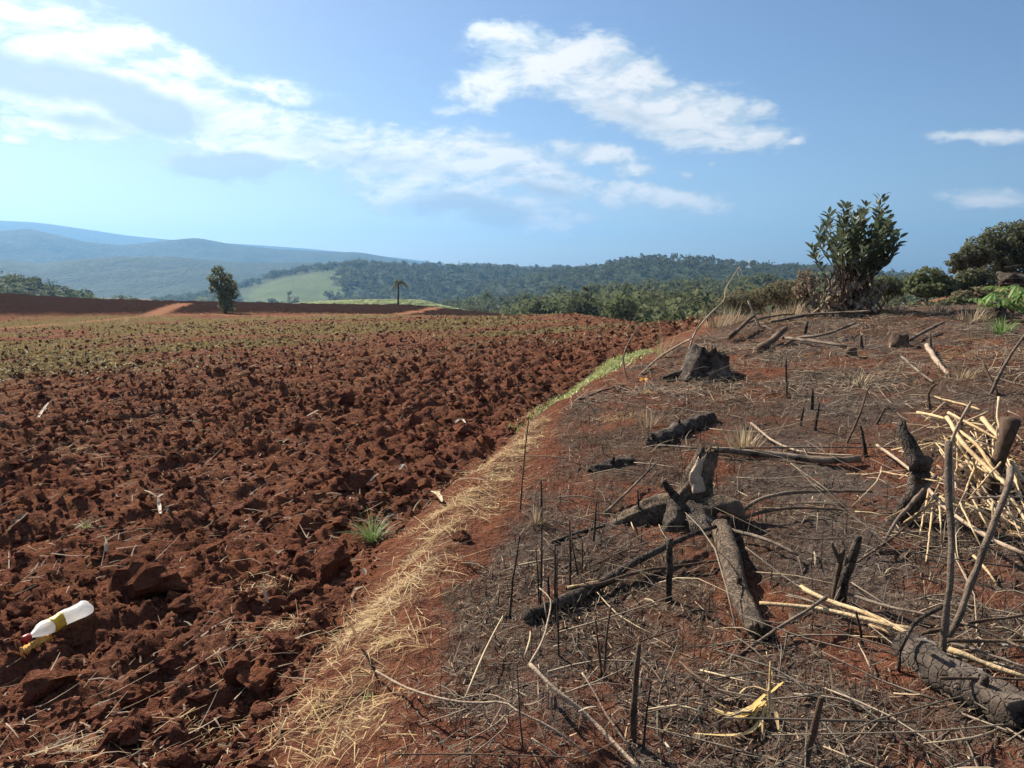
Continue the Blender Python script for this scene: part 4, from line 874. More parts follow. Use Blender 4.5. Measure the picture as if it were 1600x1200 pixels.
def square_stump():
    b = gsurf(1104, 585); R = math.hypot(b[0], b[1]); root = empty('square_stump', b); w = 1 / F_PX * R
    H = 36 * w; Rd = 29 * w
    tr = log_part('trunk', [(0, 0, -.06), (0, 0, H * .25), (.03, .02, H * .6), (.06, .03, H)], np.array([1.45, 1.1, .98, .9]) * Rd, M_CHAR, root, np.zeros(3), seed=13, ridge=.3, lump=.3, n=40, segs=40, jag=H * .2)
    n = 24; a = np.arange(n) * 2 * np.pi / n; rr_ = np.random.default_rng(8).normal(1, .05, n)
    V = np.array([(Rd * .9 * k * math.cos(t), Rd * .9 * k * math.sin(t), H * (.80 - .05 * (1 - s) + .02 * math.sin(3 * t))) for s in (1, .55) for t, k in zip(a, rr_ * s)] + [(0, 0, H * .74)])
    i = np.arange(2 * n).reshape(2, n); jx = np.roll(i, -1, 1)
    ct = mesh_np('cut_top', V, [np.stack([i[0], jx[0], jx[1], i[1]], -1), np.stack([i[1], jx[1], np.full(n, 2 * n)], -1)], M_GREY, True); ct.parent = tr
    for aa, L in ((3.3, 2.4), (3.9, 1.9), (4.6, 1.5), (5.2, 1.5), (.3, 1.6)):
        d = np.array([math.cos(aa), math.sin(aa), 0]); P = [d * Rd * .8 + [0, 0, H * .25], d * Rd * 1.25 + [0, 0, H * .08], d * Rd * L + [0, 0, -.03]]
        tubes('root', [(P, np.array([.28, .2, .1]) * Rd)], M_CHAR if aa < 3.5 else M_GREY, root, 9, .12)
    tag(root, 'square topped burnt stump at the end of the green grass strip', 'stump')
square_stump()
def small_stump(label, px, py, wpx, hpx, mat, name='cut_stump'):
    b = gsurf(px, py); R = math.hypot(b[0], b[1]); w = wpx / 2 / F_PX * R; h = hpx / F_PX * R; root = empty(name, b)
    log_part('trunk', [(0, 0, -.05), (0, 0, h * .5), (w * .12, 0, h)], np.array([w * 1.2, w, w * .9]), WM[mat], root, np.zeros(3), seed=int(px) % 50, ridge=.25, lump=.25, n=24, segs=18, jag=h * .15)
    tag(root, label, 'stump')
small_stump('small cut stump on the dry ground below the green plants', 1405, 542, 24, 19, 'b')
small_stump('tiny stump between the slanting log and the bush', 1330, 556, 14, 12, 'b')
small_stump('charred stump right behind the leafy bush foot, near bright plant', 1555, 497, 26, 20, 'c')
def root_mass():
    p = at(1584, 434, 21.0); p[2] -= .05; root = empty('root_mass', p); v, f = CS3[2]; r = np.random.default_rng(2)
    V = v * np.array([.72, .5, .38]); V[:, 2] += np.where(V[:, 0] < 0, V[:, 0] * -.05, 0)
    mesh_np('root_plate', V, [f], M_CHAR, True, parent=root)
    for k in range(5):
        a = r.uniform(-.75, -.3); z = r.uniform(-.15, .3); q = [np.array([a, -.38, z]), np.array([a + .4, -.46, z + r.uniform(-.1, .1)]), np.array([a + r.uniform(.7, 1.2), -.4, z + r.uniform(-.2, .15)])]
        tubes('root', [(q, [.009, .008, .005])], M_GREY, root, 6)
    tag(root, 'dark charred root mass behind the bright green plant at the right edge', 'roots')
root_mass()
# ------------------------------------------------------------------ twig litter on the bank
def twig_litter():
    r = np.random.default_rng(77); Vs, Q, Tr, off, C = [], [], [], 0, []
    x, y = polar(2600, r, 2.0, 18, -6, 40); k = d_burn(x, y) > .1; x, y = x[k], y[k]; z = surf(x, y)
    wgt = .25 + .75 * sms(x / (y + .1), .1, .5); k = r.uniform(0, 1, len(x)) < wgt; x, y, z = x[k][:650], y[k][:650], z[k][:650]
    cs = [(.035, .028, .024), (.10, .075, .055), (.22, .17, .125), (.34, .26, .17), (.46, .36, .22)]
    for i in range(len(x)):
        R = math.hypot(x[i], y[i]); L = np.exp(r.normal(math.log(.22), .5)) * (1 + R * .03) * (1.7 if x[i] / y[i] > .28 and i % 3 == 0 else 1); a = r.uniform(0, 6.28); p = r.uniform(-.03, .22)
        d = np.array([math.cos(a), math.sin(a), math.tan(p)]); b = np.array([x[i], y[i], z[i] + .012]); m = b + d * L * .5 + r.normal(0, L * .05, 3) + [0, 0, .01]
        rad = r.uniform(.0014, .0036) * (1 + R * .045); V, q, t = tube_mesh([b, m, b + d * L], [rad, rad * .9, rad * .5], 4, .08, i, sub=5)
        Vs.append(V); Q.append(q + off); Tr.append(t + off); off += len(V); C.append(np.repeat(pal(1, r, cs, (.25, .25, .22, .16, .12)), len(V), 0))
    o = mesh_np('twig_litter', np.vstack(Vs), [np.vstack(Q), np.vstack(Tr)], M_LITTER, True, np.vstack(C))
    tag(o, 'small twigs littering the burnt bank', 'twigs', kind='stuff')
twig_litter()

# ------------------------------------------------------------------ tufts and small plants
def tuft(name, label, cat, px, py, n, hpx, spread, cols, mat, width=.008, lean=(0, 0), droop=.6, seed=1, blade='blades'):
    b = gsurf(px, py); R = math.hypot(b[0], b[1]); h = hpx / F_PX * R; r = np.random.default_rng(seed); root = empty(name, b)
    a = r.uniform(0, 6.28, n); t = np.abs(r.normal(0, .5, n)); d = np.stack([np.cos(a) * t + lean[0], np.sin(a) * t + lean[1], np.ones(n)], -1); d /= np.linalg.norm(d, axis=1, keepdims=True)
    q = r.uniform(0, spread, n); base = np.stack([np.cos(a) * q, np.sin(a) * q, np.full(n, -.01)], -1); L = h * r.uniform(.5, 1.15, n)
    up = np.stack([np.cos(a), np.sin(a), -np.ones(n) * .8], -1); up /= np.linalg.norm(up, axis=1, keepdims=True)
    ribbons(base, d, up, L, width * r.uniform(.6, 1.3, n), L * r.uniform(0, droop, n), pal(n, r, cols), blade, mat, 5, root, .12)
    return tag(root, label, cat)
GREENS = [(.10, .20, .045), (.16, .27, .06), (.22, .33, .09), (.07, .13, .035)]
DRYC = [(.40, .30, .18), (.27, .19, .115), (.52, .42, .27), (.16, .11, .075)]
tuft('weed_tuft', 'lone green weed tuft in the red soil of the ploughed field', 'weed', 582, 842, 140, 50, .06, GREENS, M_LEAF, .006, (-.1, 0), .9, 2)
tuft('dry_grass_tuft', 'dry grey grass tuft behind the split stump', 'grass tuft', 1160, 708, 130, 60, .09, DRYC, M_STRAW, .012, (-.12, 0), .7, 3)
tuft('dry_grass_tuft', 'thin dry tuft of upright straw on the red ground, left of centre stump', 'grass tuft', 1012, 668, 70, 40, .07, DRYC, M_STRAW, .007, (0, 0), .35, 4)
tuft('dry_grass_tuft', 'dry tuft beside the square burnt stump', 'grass tuft', 1032, 560, 60, 45, .1, DRYC + [(.3, .32, .12)], M_STRAW, .009, (.1, 0), .4, 5)
tuft('grass_tuft', 'small bright green grass tuft at the right edge below the leafy plant', 'grass tuft', 1565, 521, 80, 30, .1, [(.16, .32, .06), (.22, .40, .1), (.12, .24, .05)], M_LEAF, .018, (0, 0), .7, 6)
tuft('dry_grass_tuft', 'dry tuft on the burnt ground near the tall thin burnt stems', 'grass tuft', 838, 818, 45, 40, .03, DRYC, M_STRAW, .006, (0, 0), .4, 7)
tuft('weed_tuft', 'tiny pale green sprout in the field near the left edge', 'weed', 133, 826, 30, 22, .05, [(.3, .33, .14), (.4, .38, .2)], M_LEAF, .007, (.1, 0), .8, 8)
tuft('weed_tuft', 'small green sprout under the straw by the pale vine', 'weed', 578, 1082, 26, 20, .04, GREENS, M_LEAF, .006, (0, 0), .8, 9)
tuft('burnt_tuft', 'blackened grass clump at the edge of the straw belt', 'grass tuft', 732, 884, 40, 18, .05, [(.05, .04, .03), (.12, .09, .06)], M_LITTER, .005, (0, 0), .9, 10)
tuft('dry_grass_tuft', 'dry tuft on the crest left of the leafy bush', 'grass tuft', 1118, 512, 90, 40, .3, DRYC, M_STRAW, .016, (.1, 0), .4, 11)
for k, (px, py, n_, h_, lab) in enumerate(((1145, 505, 70, 34, 'dry tuft on the crest behind the square burnt stump'), (1205, 500, 80, 28, 'dry tuft on the crest between the stump and the bush'), (1240, 494, 90, 30, 'dry tuft close to the left foot of the leafy bush'),
        (1400, 490, 80, 24, 'dry tuft close to the right foot of the leafy bush'), (1470, 488, 90, 24, 'dry tuft below the rounded green shrub'), (1520, 500, 80, 26, 'dry tuft left of the bright green tuft'), (1340, 600, 60, 26, 'dry tuft on the ashy ground in the middle of the bank'), (1500, 590, 60, 26, 'dry tuft on the red ground near the right edge'))):
    tuft('dry_grass_tuft', lab, 'grass tuft', px, py, n_, h_, .28, DRYC, M_STRAW, .014, (.1, 0), .5, 40 + k)
def leaf_strip(P, w, fold=.25):
    """one long leaf along a curve: 3 verts per ring with a folded midrib"""
    P = np.asarray(P, float); n = len(P); T = np.gradient(P, axis=0); T /= np.linalg.norm(T, axis=1, keepdims=True) + 1e-9
    S = np.cross(T, [.1, .2, 1.0]); S /= np.linalg.norm(S, axis=1, keepdims=True) + 1e-9; U = np.cross(S, T); s = np.linspace(0, 1, n); ww = (w * np.sin(np.pi * np.clip(s * .8 + .14, 0, 1)) ** .5 * (1 + .12 * np.sin(s * 17 + n)))[:, None]
    V = np.stack([P - S * ww + U * ww * fold, P, P + S * ww + U * ww * fold], 1).reshape(-1, 3); i = np.arange(3 * n).reshape(n, 3)
    q = np.concatenate([np.stack([i[:-1, k], i[:-1, k + 1], i[1:, k + 1], i[1:, k]], -1) for k in (0, 1)]); return V, q
def yellow_plant():
    b = gsurf(1200, 1120); R = math.hypot(b[0], b[1]); root = empty('dry_corn_plant', b); w = 1 / F_PX * R
    def rel(pts):
        out = []
        for x, y, d in pts:
            p = at(x, y, R + d); out.append((p if p[2] > float(surf(p[0], p[1])[0]) + .025 else gsurf(x, y, .03)) - b)
        return out
    tubes('stalk', [(rel([(1200, 1122, 0), (1201, 1085, 0), (1204, 1034, .02)]), np.array([3.5, 3, 1.5]) * w)], M_TAN, root, 6)
    for k, (pts, ww) in enumerate((
            ([(1196, 1085, 0), (1180, 1100, -.03), (1170, 1118, -.06), (1148, 1122, -.1), (1118, 1112, -.12)], 7), ([(1190, 1096, 0), (1165, 1112, -.02), (1140, 1118, -.04), (1116, 1108, -.05)], 9),
            ([(1200, 1080, 0), (1180, 1072, .03), (1165, 1074, .05), (1155, 1084, .05)], 4), ([(1202, 1085, 0), (1216, 1072, .02), (1224, 1066, .03)], 5),
            ([(1198, 1100, 0), (1186, 1135, -.05), (1165, 1148, -.1), (1130, 1150, -.14), (1085, 1146, -.16)], 6), ([(1202, 1090, 0), (1212, 1112, -.03), (1216, 1140, -.07)], 5),
            ([(1196, 1095, 0), (1182, 1110, -.04), (1172, 1130, -.08)], 5), ([(1200, 1078, 0), (1206, 1055, .02), (1203, 1036, .02)], 4), ([(1205, 1092, 0), (1190, 1120, -.05), (1191, 1146, -.08)], 3.5),
            ([(1135, 1106, -.04), (1122, 1100, -.05), (1112, 1090, -.06)], 6))):
        P = np.array(rel(pts)); t = np.linspace(0, 1, len(P)); u = np.linspace(0, 1, 9); P = np.stack([np.interp(u, t, P[:, c]) for c in range(3)], -1); P[1:-1] = (P[:-2] + 2 * P[1:-1] + P[2:]) / 4
        V, q = leaf_strip(P, ww * w * .62); c = np.array([(.66, .46, .15), (.72, .55, .24), (.58, .42, .2)])[k % 3]
        mesh_np('leaf', V, [q], M_STRAW, True, np.tile(c, (len(V), 1)), root)
    tag(root, 'yellow dried corn plant lying on the burnt ground at the lower right', 'dry plant')
yellow_plant()

# ---- husks and stalk pieces on the field
def husk(label, pts, wpx, col=(.62, .53, .40), cat='corn husk', name='corn_husk', extra=()):
    P = [gsurf(p[0], p[1], .02 + (p[2] if len(p) > 2 else 0)) for p in pts]; b = P[0].copy(); R = math.hypot(b[0], b[1]); w = wpx / 2 / F_PX * R; root = empty(name, b)
    for part in [P] + [[gsurf(p[0], p[1], .02 + (p[2] if len(p) > 2 else 0)) for p in e] for e in extra]:
        A = np.array(part) - b; t = np.linspace(0, 1, len(A)); u = np.linspace(0, 1, 8); A = np.stack([np.interp(u, t, A[:, c]) for c in range(3)], -1)
        V, q = leaf_strip(A, w * .62, .7); mesh_np('leaf', V, [q], M_STRAW, True, np.tile(np.array(col) * .8, (len(V), 1)), root)
    return tag(root, label, cat)
husk('upright white stalk with a forked top in the middle of the field', [(250, 803), (248, 788, .06), (246, 776, .1)], 9, (.72, .62, .5), 'corn stalk', 'corn_stalk', [[(246, 777, .1), (236, 771, .12), (225, 766, .12)], [(248, 777, .1), (256, 772, .12)]])
husk('short white stalk piece above the straw at the left front', [(166, 862), (165, 850, .05), (163, 838, .08)], 9, (.72, .62, .42), 'corn stalk', 'corn_stalk')
husk('curled tan corn husk standing in front of the big red clod', [(551, 952), (550, 935, .05), (556, 922, .09), (568, 917, .08)], 17, (.50, .33, .2))
husk('pale curved husk in the straw above the bottle', [(418, 942), (412, 925, .04), (406, 908, .07)], 9, (.66, .55, .38))
husk('white bent husk at the plough edge near the straw belt', [(672, 768, .05), (684, 774, .06), (690, 784, .03)], 12, (.78, .66, .46), extra=[[(684, 774, .06), (688, 768, .08)]])
husk('tiny white husk tip above the curled husk', [(570, 898, .03), (568, 888, .06)], 10, (.8, .72, .58))
husk('pale broken husk lying near the plough edge above the straw', [(715, 750, .02), (735, 747, .03), (756, 750, .02)], 6, (.6, .48, .34))
husk('long pale stalk piece high in the left of the field', [(57, 658), (66, 642, .03), (76, 629, .06)], 6, (.6, .52, .42), 'corn stalk', 'corn_stalk', [[(66, 642, .03), (74, 638, .05)]])
husk('brown bark slab at the left edge of the field', [(12, 832), (24, 818, .03), (42, 802, .05)], 17, (.26, .15, .09), 'bark slab', 'bark_slab')
husk('white husk scrap in the middle of the field', [(712, 660, .03), (720, 655, .05), (727, 661, .03)], 9, (.72, .62, .52))
husk('pale husk scrap left of the green weed tuft', [(624, 734, .02), (630, 726, .05), (636, 732, .03)], 10, (.68, .58, .48))
husk('thin white stalk piece in the middle distance', [(480, 650, .02), (490, 645, .05), (498, 641, .06)], 6, (.7, .58, .44), 'corn stalk', 'corn_stalk')
husk('pale stalk piece right of the white bent husk', [(575, 756, .02), (585, 745, .04), (592, 740, .05)], 7, (.55, .46, .38), 'corn stalk', 'corn_stalk')
husk('small pale stalk lying left of the forked white stalk', [(118, 826, .02), (128, 820, .03), (140, 812, .04)], 5, (.62, .5, .34), 'corn stalk', 'corn_stalk')
husk('long pale leaf blade on the burnt ground right of bottom centre', [(904, 1112, .05), (918, 1106, .07), (932, 1104, .05)], 7, (.75, .66, .5), 'dry leaf', 'dry_leaf')
husk('white leaf scrap lying on the charred log', [(1432, 1000, .1), (1446, 1001, .13), (1462, 1008, .1)], 17, (.42, .38, .33), 'dry leaf', 'dry_leaf')
husk('orange dry leaf beside the square stump', [(1001, 596, .02), (1006, 592, .06), (1010, 597, .03)], 13, (.72, .36, .06), 'dry leaf', 'dry_leaf')
husk('upright brown stalk rising out of the straw belt', [(560, 1006), (552, 985, .1), (534, 956, .2)], 9, (.24, .15, .075), 'corn stalk', 'corn_stalk')
husk('pale leaf scrap at the bottom right of centre', [(1038, 1160, .02), (1044, 1170, .03), (1046, 1180, .02)], 9, (.72, .62, .46), 'dry leaf', 'dry_leaf')
for k, (px, py) in enumerate(((1504, 1043), (1529, 1048), (1570, 1010))):
    husk(('bigger', 'flatter', 'higher')[k] + ' white ash flake among the poles at the right edge', [(px - 4, py, .04), (px, py - 3, .05), (px + 5, py, .04)], 9, (.68, .68, .66), 'ash flake', 'ash_flake')

# ---- plastic bottle with its yellow label and red cap
def bottle():
    A, B = gsurf(36, 1008), gsurf(140, 960); A = A + [0, 0, .025]; B = B + [0, 0, .05]; ax = B - A; L = np.linalg.norm(ax); root = empty('plastic_bottle', A)
    T = ax / L; N = np.cross(T, [0, 0, 1]); N /= np.linalg.norm(N); U = np.cross(N, T)
    def lathe(name, prof, mat, crush=.0, seed=0, n=20):
        a = np.arange(n) * 2 * np.pi / n; V = []
        for s, r in prof:
            for t in a:
                k = 1 + crush * (math.sin(t * 2 + s * 9 + seed) * .55 + math.sin(t * 3 - s * 17) * .4 + math.sin(t * 7 + s * 31) * .16)
                V.append(T * s * L + (N * math.cos(t) + U * math.sin(t) * (.82 if crush else 1)) * r * k)
        m = len(prof); i = np.arange(n * m).reshape(m, n); j = np.roll(i, -1, 1); V += [T * prof[0][0] * L, T * prof[-1][0] * L]
        q = np.stack([i[:-1].ravel(), j[:-1].ravel(), j[1:].ravel(), i[1:].ravel()], -1); t_ = np.concatenate([np.stack([np.full(n, n * m), j[0], i[0]], -1), np.stack([np.full(n, n * m + 1), i[-1], j[-1]], -1)])
        return mesh_np(name, np.array(V), [q, t_], mat, True, parent=root)
    m, t = new_mat('milky_plastic'); nz = noise(t, nd(t, 'ShaderNodeNewGeometry').outputs['Position'], 45, 3)
    c = mix(t, sst(t, nz, .45, .7), (.74, .75, .74), (.55, .54, .51)); c = mix(t, mth(t, 'MULTIPLY', sst(t, noise(t, nd(t, 'ShaderNodeNewGeometry').outputs['Position'], 16, 4, .65), .5, .7), .7), c, (.30, .17, .11))
    p = nd(t, 'ShaderNodeBsdfPrincipled', {'Base Color': c, 'Roughness': .3, 'Transmission Weight': .25, 'IOR': 1.3}); tr = nd(t, 'ShaderNodeBsdfTranslucent', {'Color': (.85, .86, .86, 1)})
    nd(t, 'ShaderNodeOutputMaterial', {0: nd(t, 'ShaderNodeMixShader', {0: .62, 1: p.outputs[0], 2: tr.outputs[0]}).outputs[0]})
    def plain(name, col, rough=.45):
        mm, tt = new_mat(name); nn = noise(tt, nd(tt, 'ShaderNodeNewGeometry').outputs['Position'], 60, 3); finish(tt, mix(tt, mth(tt, 'MULTIPLY', sst(tt, nn, .5, .75), .5), col, tuple(v * .45 for v in col)), rough, spec=.4); return mm
    q = .043
    bd = lathe('body', [(.09, q * .32), (.13, q * .34), (.2, q * .66), (.27, q * .86), (.34, q * .9), (.42, q * .88), (.5, q * .86), (.56, q * 1.0), (.66, q * 1.1), (.76, q * 1.12), (.86, q * 1.12), (.94, q * 1.06), (.985, q * .8), (1.0, q * .4)], m, .26)
    lb = lathe('label_band', [(.40, q * .93), (.43, q * .94), (.48, q * .92), (.53, q * .95), (.555, q * 1.02)], plain('yellow_label', (.72, .45, .04)), .26)
    cp = lathe('cap', [(.0, q * .36), (.01, q * .42), (.05, q * .43), (.095, q * .42), (.1, q * .36)], plain('red_cap', (.36, .03, .03)))
    lb.parent = bd; cp.parent = bd
    tag(root, 'crushed milky plastic bottle with yellow band and red cap in the soil', 'bottle')
    # torn yellow wrapper in front of it
    P = [gsurf(x, y, .025) for x, y in ((32, 1020), (48, 1012), (62, 1004), (80, 996))]; b = P[0]; n = 14; r = np.random.default_rng(5); V = []
    for u in np.linspace(0, 1, n):
        c0 = np.array([np.interp(u, np.linspace(0, 1, 4), [p[k] for p in P]) for k in range(3)])
        for v in np.linspace(-1, 1, 8):
            V.append(c0 - b + np.array([.012 * v, -.045 * v * math.sin(np.pi * (u * .85 + .12)) , .018 * math.sin(u * 19 + v * 5) * .6 + .02 * math.cos(v * 1.6) + r.normal(0, .0035)]))
    i = np.arange(n * 8).reshape(n, 8); q_ = np.stack([i[:-1, :-1].ravel(), i[:-1, 1:].ravel(), i[1:, 1:].ravel(), i[1:, :-1].ravel()], -1)
    o = mesh_np('torn_wrapper', np.array(V), [q_], plain('orange_wrapper', (.62, .30, .05), .5), True); o.location = tuple(b)
    md = o.modifiers.new('thick', 'SOLIDIFY'); md.thickness = .003
    tag(o, 'crumpled orange yellow wrapper lying in front of the plastic bottle', 'wrapper')
bottle()

# ------------------------------------------------------------------ trees
M_FOL = attr_mat('tree_foliage', .85, 1, .3, 1.5, .04)
def leaf_cloud(blobs, n, size, cols, r, shell=.55):
    """small leaf faces through ellipsoid clumps; returns V, quads, cols"""
    vol = np.array([b[3] * b[4] * b[5] for b in blobs]) ** .8; k = r.choice(len(blobs), n, p=vol / vol.sum()); B = np.array(blobs)[k]
    d = r.normal(size=(n, 3)); d /= np.linalg.norm(d, axis=1, keepdims=True); rad = shell + (1 - shell) * r.uniform(0, 1, n) ** .5
    rad *= 1 + .22 * np.sin(d @ np.array([5., 3, 4]) + k) * np.sin(d @ np.array([-3., 6, 2]) + 2 * k)
    c = B[:, :3] + d * rad[:, None] * B[:, 3:6]
    nrm = d + r.normal(0, .7, (n, 3)) + [0, 0, .3]; nrm /= np.linalg.norm(nrm, axis=1, keepdims=True)
    a = np.cross(nrm, r.normal(size=(n, 3))); a /= np.linalg.norm(a, axis=1, keepdims=True); b = np.cross(nrm, a); s = (size * r.uniform(.6, 1.4, n))[:, None]
    V = np.stack([c - a * s, c - b * s * .55 + nrm * s * .12, c + a * s, c + b * s * .55 + nrm * s * .12], 1).reshape(-1, 3)
    return V, np.arange(4 * n).reshape(n, 4), np.repeat(pal(n, r, cols, var=.3), 4, 0)
DARKG = [(.045, .07, .028), (.065, .095, .035), (.03, .05, .022), (.09, .12, .045)]
MIDG = [(.07, .105, .035), (.10, .14, .05), (.05, .08, .03), (.13, .165, .06)]
def tree(name, label, cat, base, blobs, n, leaf, cols, trunk_h, trunk_r, seed, group=None, limbs=4, bark=None):
    r = np.random.default_rng(seed); root = empty(name, base); V, q, c = leaf_cloud(blobs, n, leaf, cols, r)
    L = [([(0, 0, -.2), (r.normal(0, .1), 0, trunk_h * .5), (r.normal(0, .15), 0, trunk_h)], [trunk_r, trunk_r * .8, trunk_r * .5])]
    for k in range(min(limbs, len(blobs))):
        b = blobs[k]; L.append(([(0, 0, trunk_h * .55), (b[0] * .5, b[1] * .5, (trunk_h * .6 + b[2]) / 2), (b[0], b[1], b[2])], [trunk_r * .55, trunk_r * .4, trunk_r * .15]))
    tk = tubes('trunk', L[:1], bark or M_BARK, root, 6)
    for l_ in L[1:]: tubes('limb', [l_], bark or M_BARK, tk, 5)
    mesh_np('crown', V, [q], M_FOL, False, c, root)
    return tag(root, label, cat, group)
def on_ground(px, R):
    d = ray(px, 450); h = math.hypot(d[0], d[1]); x, y = d[0] / h * R, d[1] / h * R; return np.array([x, y, float(surf(x, y)[0])])
# the leaning, vine-grown tree standing in the field
b = ground(352, 489); s = math.hypot(*b[:2]) / F_PX / math.cos(math.atan2(b[0], b[1])) * 0 + b[1] / F_PX
px2 = lambda x, y: ((x - 352) * s, (489 - y) * s)
bl = []
for x, y, rx, ry in ((345, 424, 11, 9), (335, 436, 9, 9), (356, 434, 12, 8), (346, 444, 17, 10), (362, 446, 11, 12), (352, 460, 17, 13), (366, 458, 7, 11), (355, 474, 13, 13), (336, 450, 8, 9), (357, 482, 9, 7)):
    u, v = px2(x, y); bl.append((u, random.uniform(-.5, .5), v, rx * s * .9, rx * s * .8, ry * s * .9))
tree('lone_tree', 'lone bushy tree overgrown with vines in the ploughed field', 'tree', b, bl, 3000, .13, [(.10, .14, .055), (.14, .18, .075), (.07, .10, .04), (.19, .22, .10)], 3.0, .22, 21)
def palm():
    b = at(622, 477, 143); b[2] = float(surf(b[0], b[1])[0]); s = b[1] / F_PX; root = empty('palm_tree', b); r = np.random.default_rng(9); top = 36 * s
    tubes('trunk', [([(0, 0, -.3), (.08, 0, top * .5), (.2, 0, top)], [.19, .15, .12])], M_BARK, root, 7)
    for k in range(22):
        a = k * 2.4 + r.normal(0, .2); e = r.uniform(-.2, 1.1); L = r.uniform(1.7, 2.5); t = np.linspace(0, 1, 8)
        P = np.stack([.2 + np.cos(a) * L * np.cos(e) * t, np.sin(a) * L * np.cos(e) * t, top + L * np.sin(e) * t - L * 1.05 * t ** 2.1], -1); W = []
        T = np.gradient(P, axis=0); side = np.cross(T, [0, 0, 1.]); side /= np.linalg.norm(side, axis=1, keepdims=True) + 1e-9
        V, Q = [], []
        for i in range(1, 8):
            for sg in (-1, 1):
                for h in (0, .5):
                    p = P[i - 1] + (P[i] - P[i - 1]) * h; e2 = p + side[i] * sg * .34 * math.sin(np.pi * (.15 + .8 * t[i])) + [0, 0, -.26]; o = len(V); V += [p - T[i] * .22, p + T[i] * .22, e2]; Q.append((o, o + 1, o + 2))
        mesh_np('frond', np.array(V), [np.array(Q)], M_FOL, False, np.tile(np.array((.085, .10, .05)) * r.uniform(.7, 1.3), (len(V), 1)), root)
    tag(root, 'lone palm with drooping fronds at the far edge of the field', 'palm')
palm()
# leafy bush on the crest
def bush():
    b = on_ground(1328, 16.2); b[2] -= .02; s = b[1] / F_PX; r = np.random.default_rng(12); root = empty('leafy_bush', b); top_y = 310; base_y = 420 + (EYE - b[2]) / b[1] * F_PX
    X = lambda px: (px - 1328) * s * 1.0; Z = lambda py: (base_y - py) * s
    tips = [(1367, 310), (1344, 318), (1333, 326), (1304, 330), (1376, 338), (1389, 352), (1400, 364), (1397, 378), (1388, 392), (1292, 348), (1282, 366), (1272, 386)]
    for k in range(34):
        a = k * 2.39996; q = math.sqrt((k + .5) / 34); tips.append((1338 + 50 * q * math.cos(a), 368 + 44 * q * math.sin(a)))
    stems, leaves = [], []
    for i, (px, py) in enumerate(tips):
        x, z = X(px), Z(py); yy = r.normal(0, .4); x0 = r.uniform(-.13, .17)
        P = np.array([(x0, r.uniform(-.2, .2), -.05), (x0 * .8 + x * .35, yy * .4, z * .4), (x * .85, yy * .85, z * .75), (x, yy, z - .03)]); stems.append((P, [.018, .014, .009, .005]))
        D = np.array([x - P[2][0], yy - P[2][1], z - P[2][2]]); D /= np.linalg.norm(D)
        for k in range(27):
            t = 1 - (k / 27) ** 1.1 * .5; q = np.array([np.interp(t * 3, range(4), P[:, c]) for c in range(3)])
            a = k * 2.4 + i; od = np.array([math.cos(a), math.sin(a), r.uniform(.1, .8)]); dd = od + D * r.uniform(.3, 1.2); dd /= np.linalg.norm(dd); leaves.append((q + dd * r.uniform(.02, .05), dd, r.uniform(.75, 1.2)))
    tubes('stem', stems, M_BROWN, root, 5)
    # ovate leaf, 0.15 m, folded along the midrib
    t = np.linspace(0, 1, 7); w = .032 * np.sin(np.pi * t ** .8) ** .75; LV = np.concatenate([np.stack([t * .165, w * k, -.03 * t ** 2 + np.abs(w * k) * .35], -1) for k in (-1, 0, 1)]); i = np.arange(21).reshape(3, 7)
    LQ = np.concatenate([np.stack([i[k, :-1], i[k, 1:], i[k + 1, 1:], i[k + 1, :-1]], -1) for k in (0, 1)])
    greens = [(.03, .06, .026), (.042, .076, .033), (.056, .095, .04)]
    me = [mesh_np('leaf', LV, [LQ], M_LEAF, True, np.tile(np.array(c), (21, 1))) for c in greens]; datas = [o.data for o in me]
    for o in me: bpy.data.objects.remove(o)
    order = np.argsort([q[1] for q, _, _ in leaves]); big = set(order[:300].tolist()); MV, MQ, MC, off = [], [], [], 0
    for k, (q, d, sc) in enumerate(leaves):
        up = np.array([r.normal(0, .5), r.normal(0, .5), 1.]); yv = np.cross(up, d); yv /= np.linalg.norm(yv); zv = np.cross(d, yv); M = np.stack([d, yv, zv], 1)
        if k in big:
            from mathutils import Matrix
            o = bpy.data.objects.new('leaf', datas[k % 3]); COL.objects.link(o); o.parent = root; o.matrix_local = Matrix.Translation(Vector(q)) @ Matrix(M.tolist()).to_4x4() @ Matrix.Scale(sc, 4)
        else:
            MV.append(LV @ M.T * sc + q); MQ.append(LQ + off); off += 21; MC.append(np.tile(np.array(greens[k % 3]), (21, 1)))
    o = mesh_np('inner_foliage', np.vstack(MV), [np.vstack(MQ)], M_LEAF, True, np.vstack(MC), root); o['kind'] = 'stuff'
    # scorched leaves hanging round the foot
    n = 1150; MV, MQ, MC, off = [], [], [], 0
    for k in range(n):
        q = np.array([r.normal(0, .26) - .02, r.normal(0, .25), abs(r.normal(.34, .27))]); d = np.array([r.normal(0, .5), r.normal(0, .5), -1.]); d /= np.linalg.norm(d); yv = np.cross([r.normal(), r.normal(), .3], d); yv /= np.linalg.norm(yv); M = np.stack([d, yv, np.cross(d, yv)], 1)
        MV.append(LV @ M.T * r.uniform(.5, .95) + q); MQ.append(LQ + off); off += 21; MC.append(np.tile(pal(1, r, [(.10, .06, .04), (.16, .10, .065), (.06, .045, .035), (.26, .19, .13)]), (21, 1)))
    o = mesh_np('scorched_foliage', np.vstack(MV), [np.vstack(MQ)], M_LITTER, True, np.vstack(MC), root); o['kind'] = 'stuff'
    tag(root, 'large leafy bush with scorched foot on the crest of the bank', 'bush')
bush()
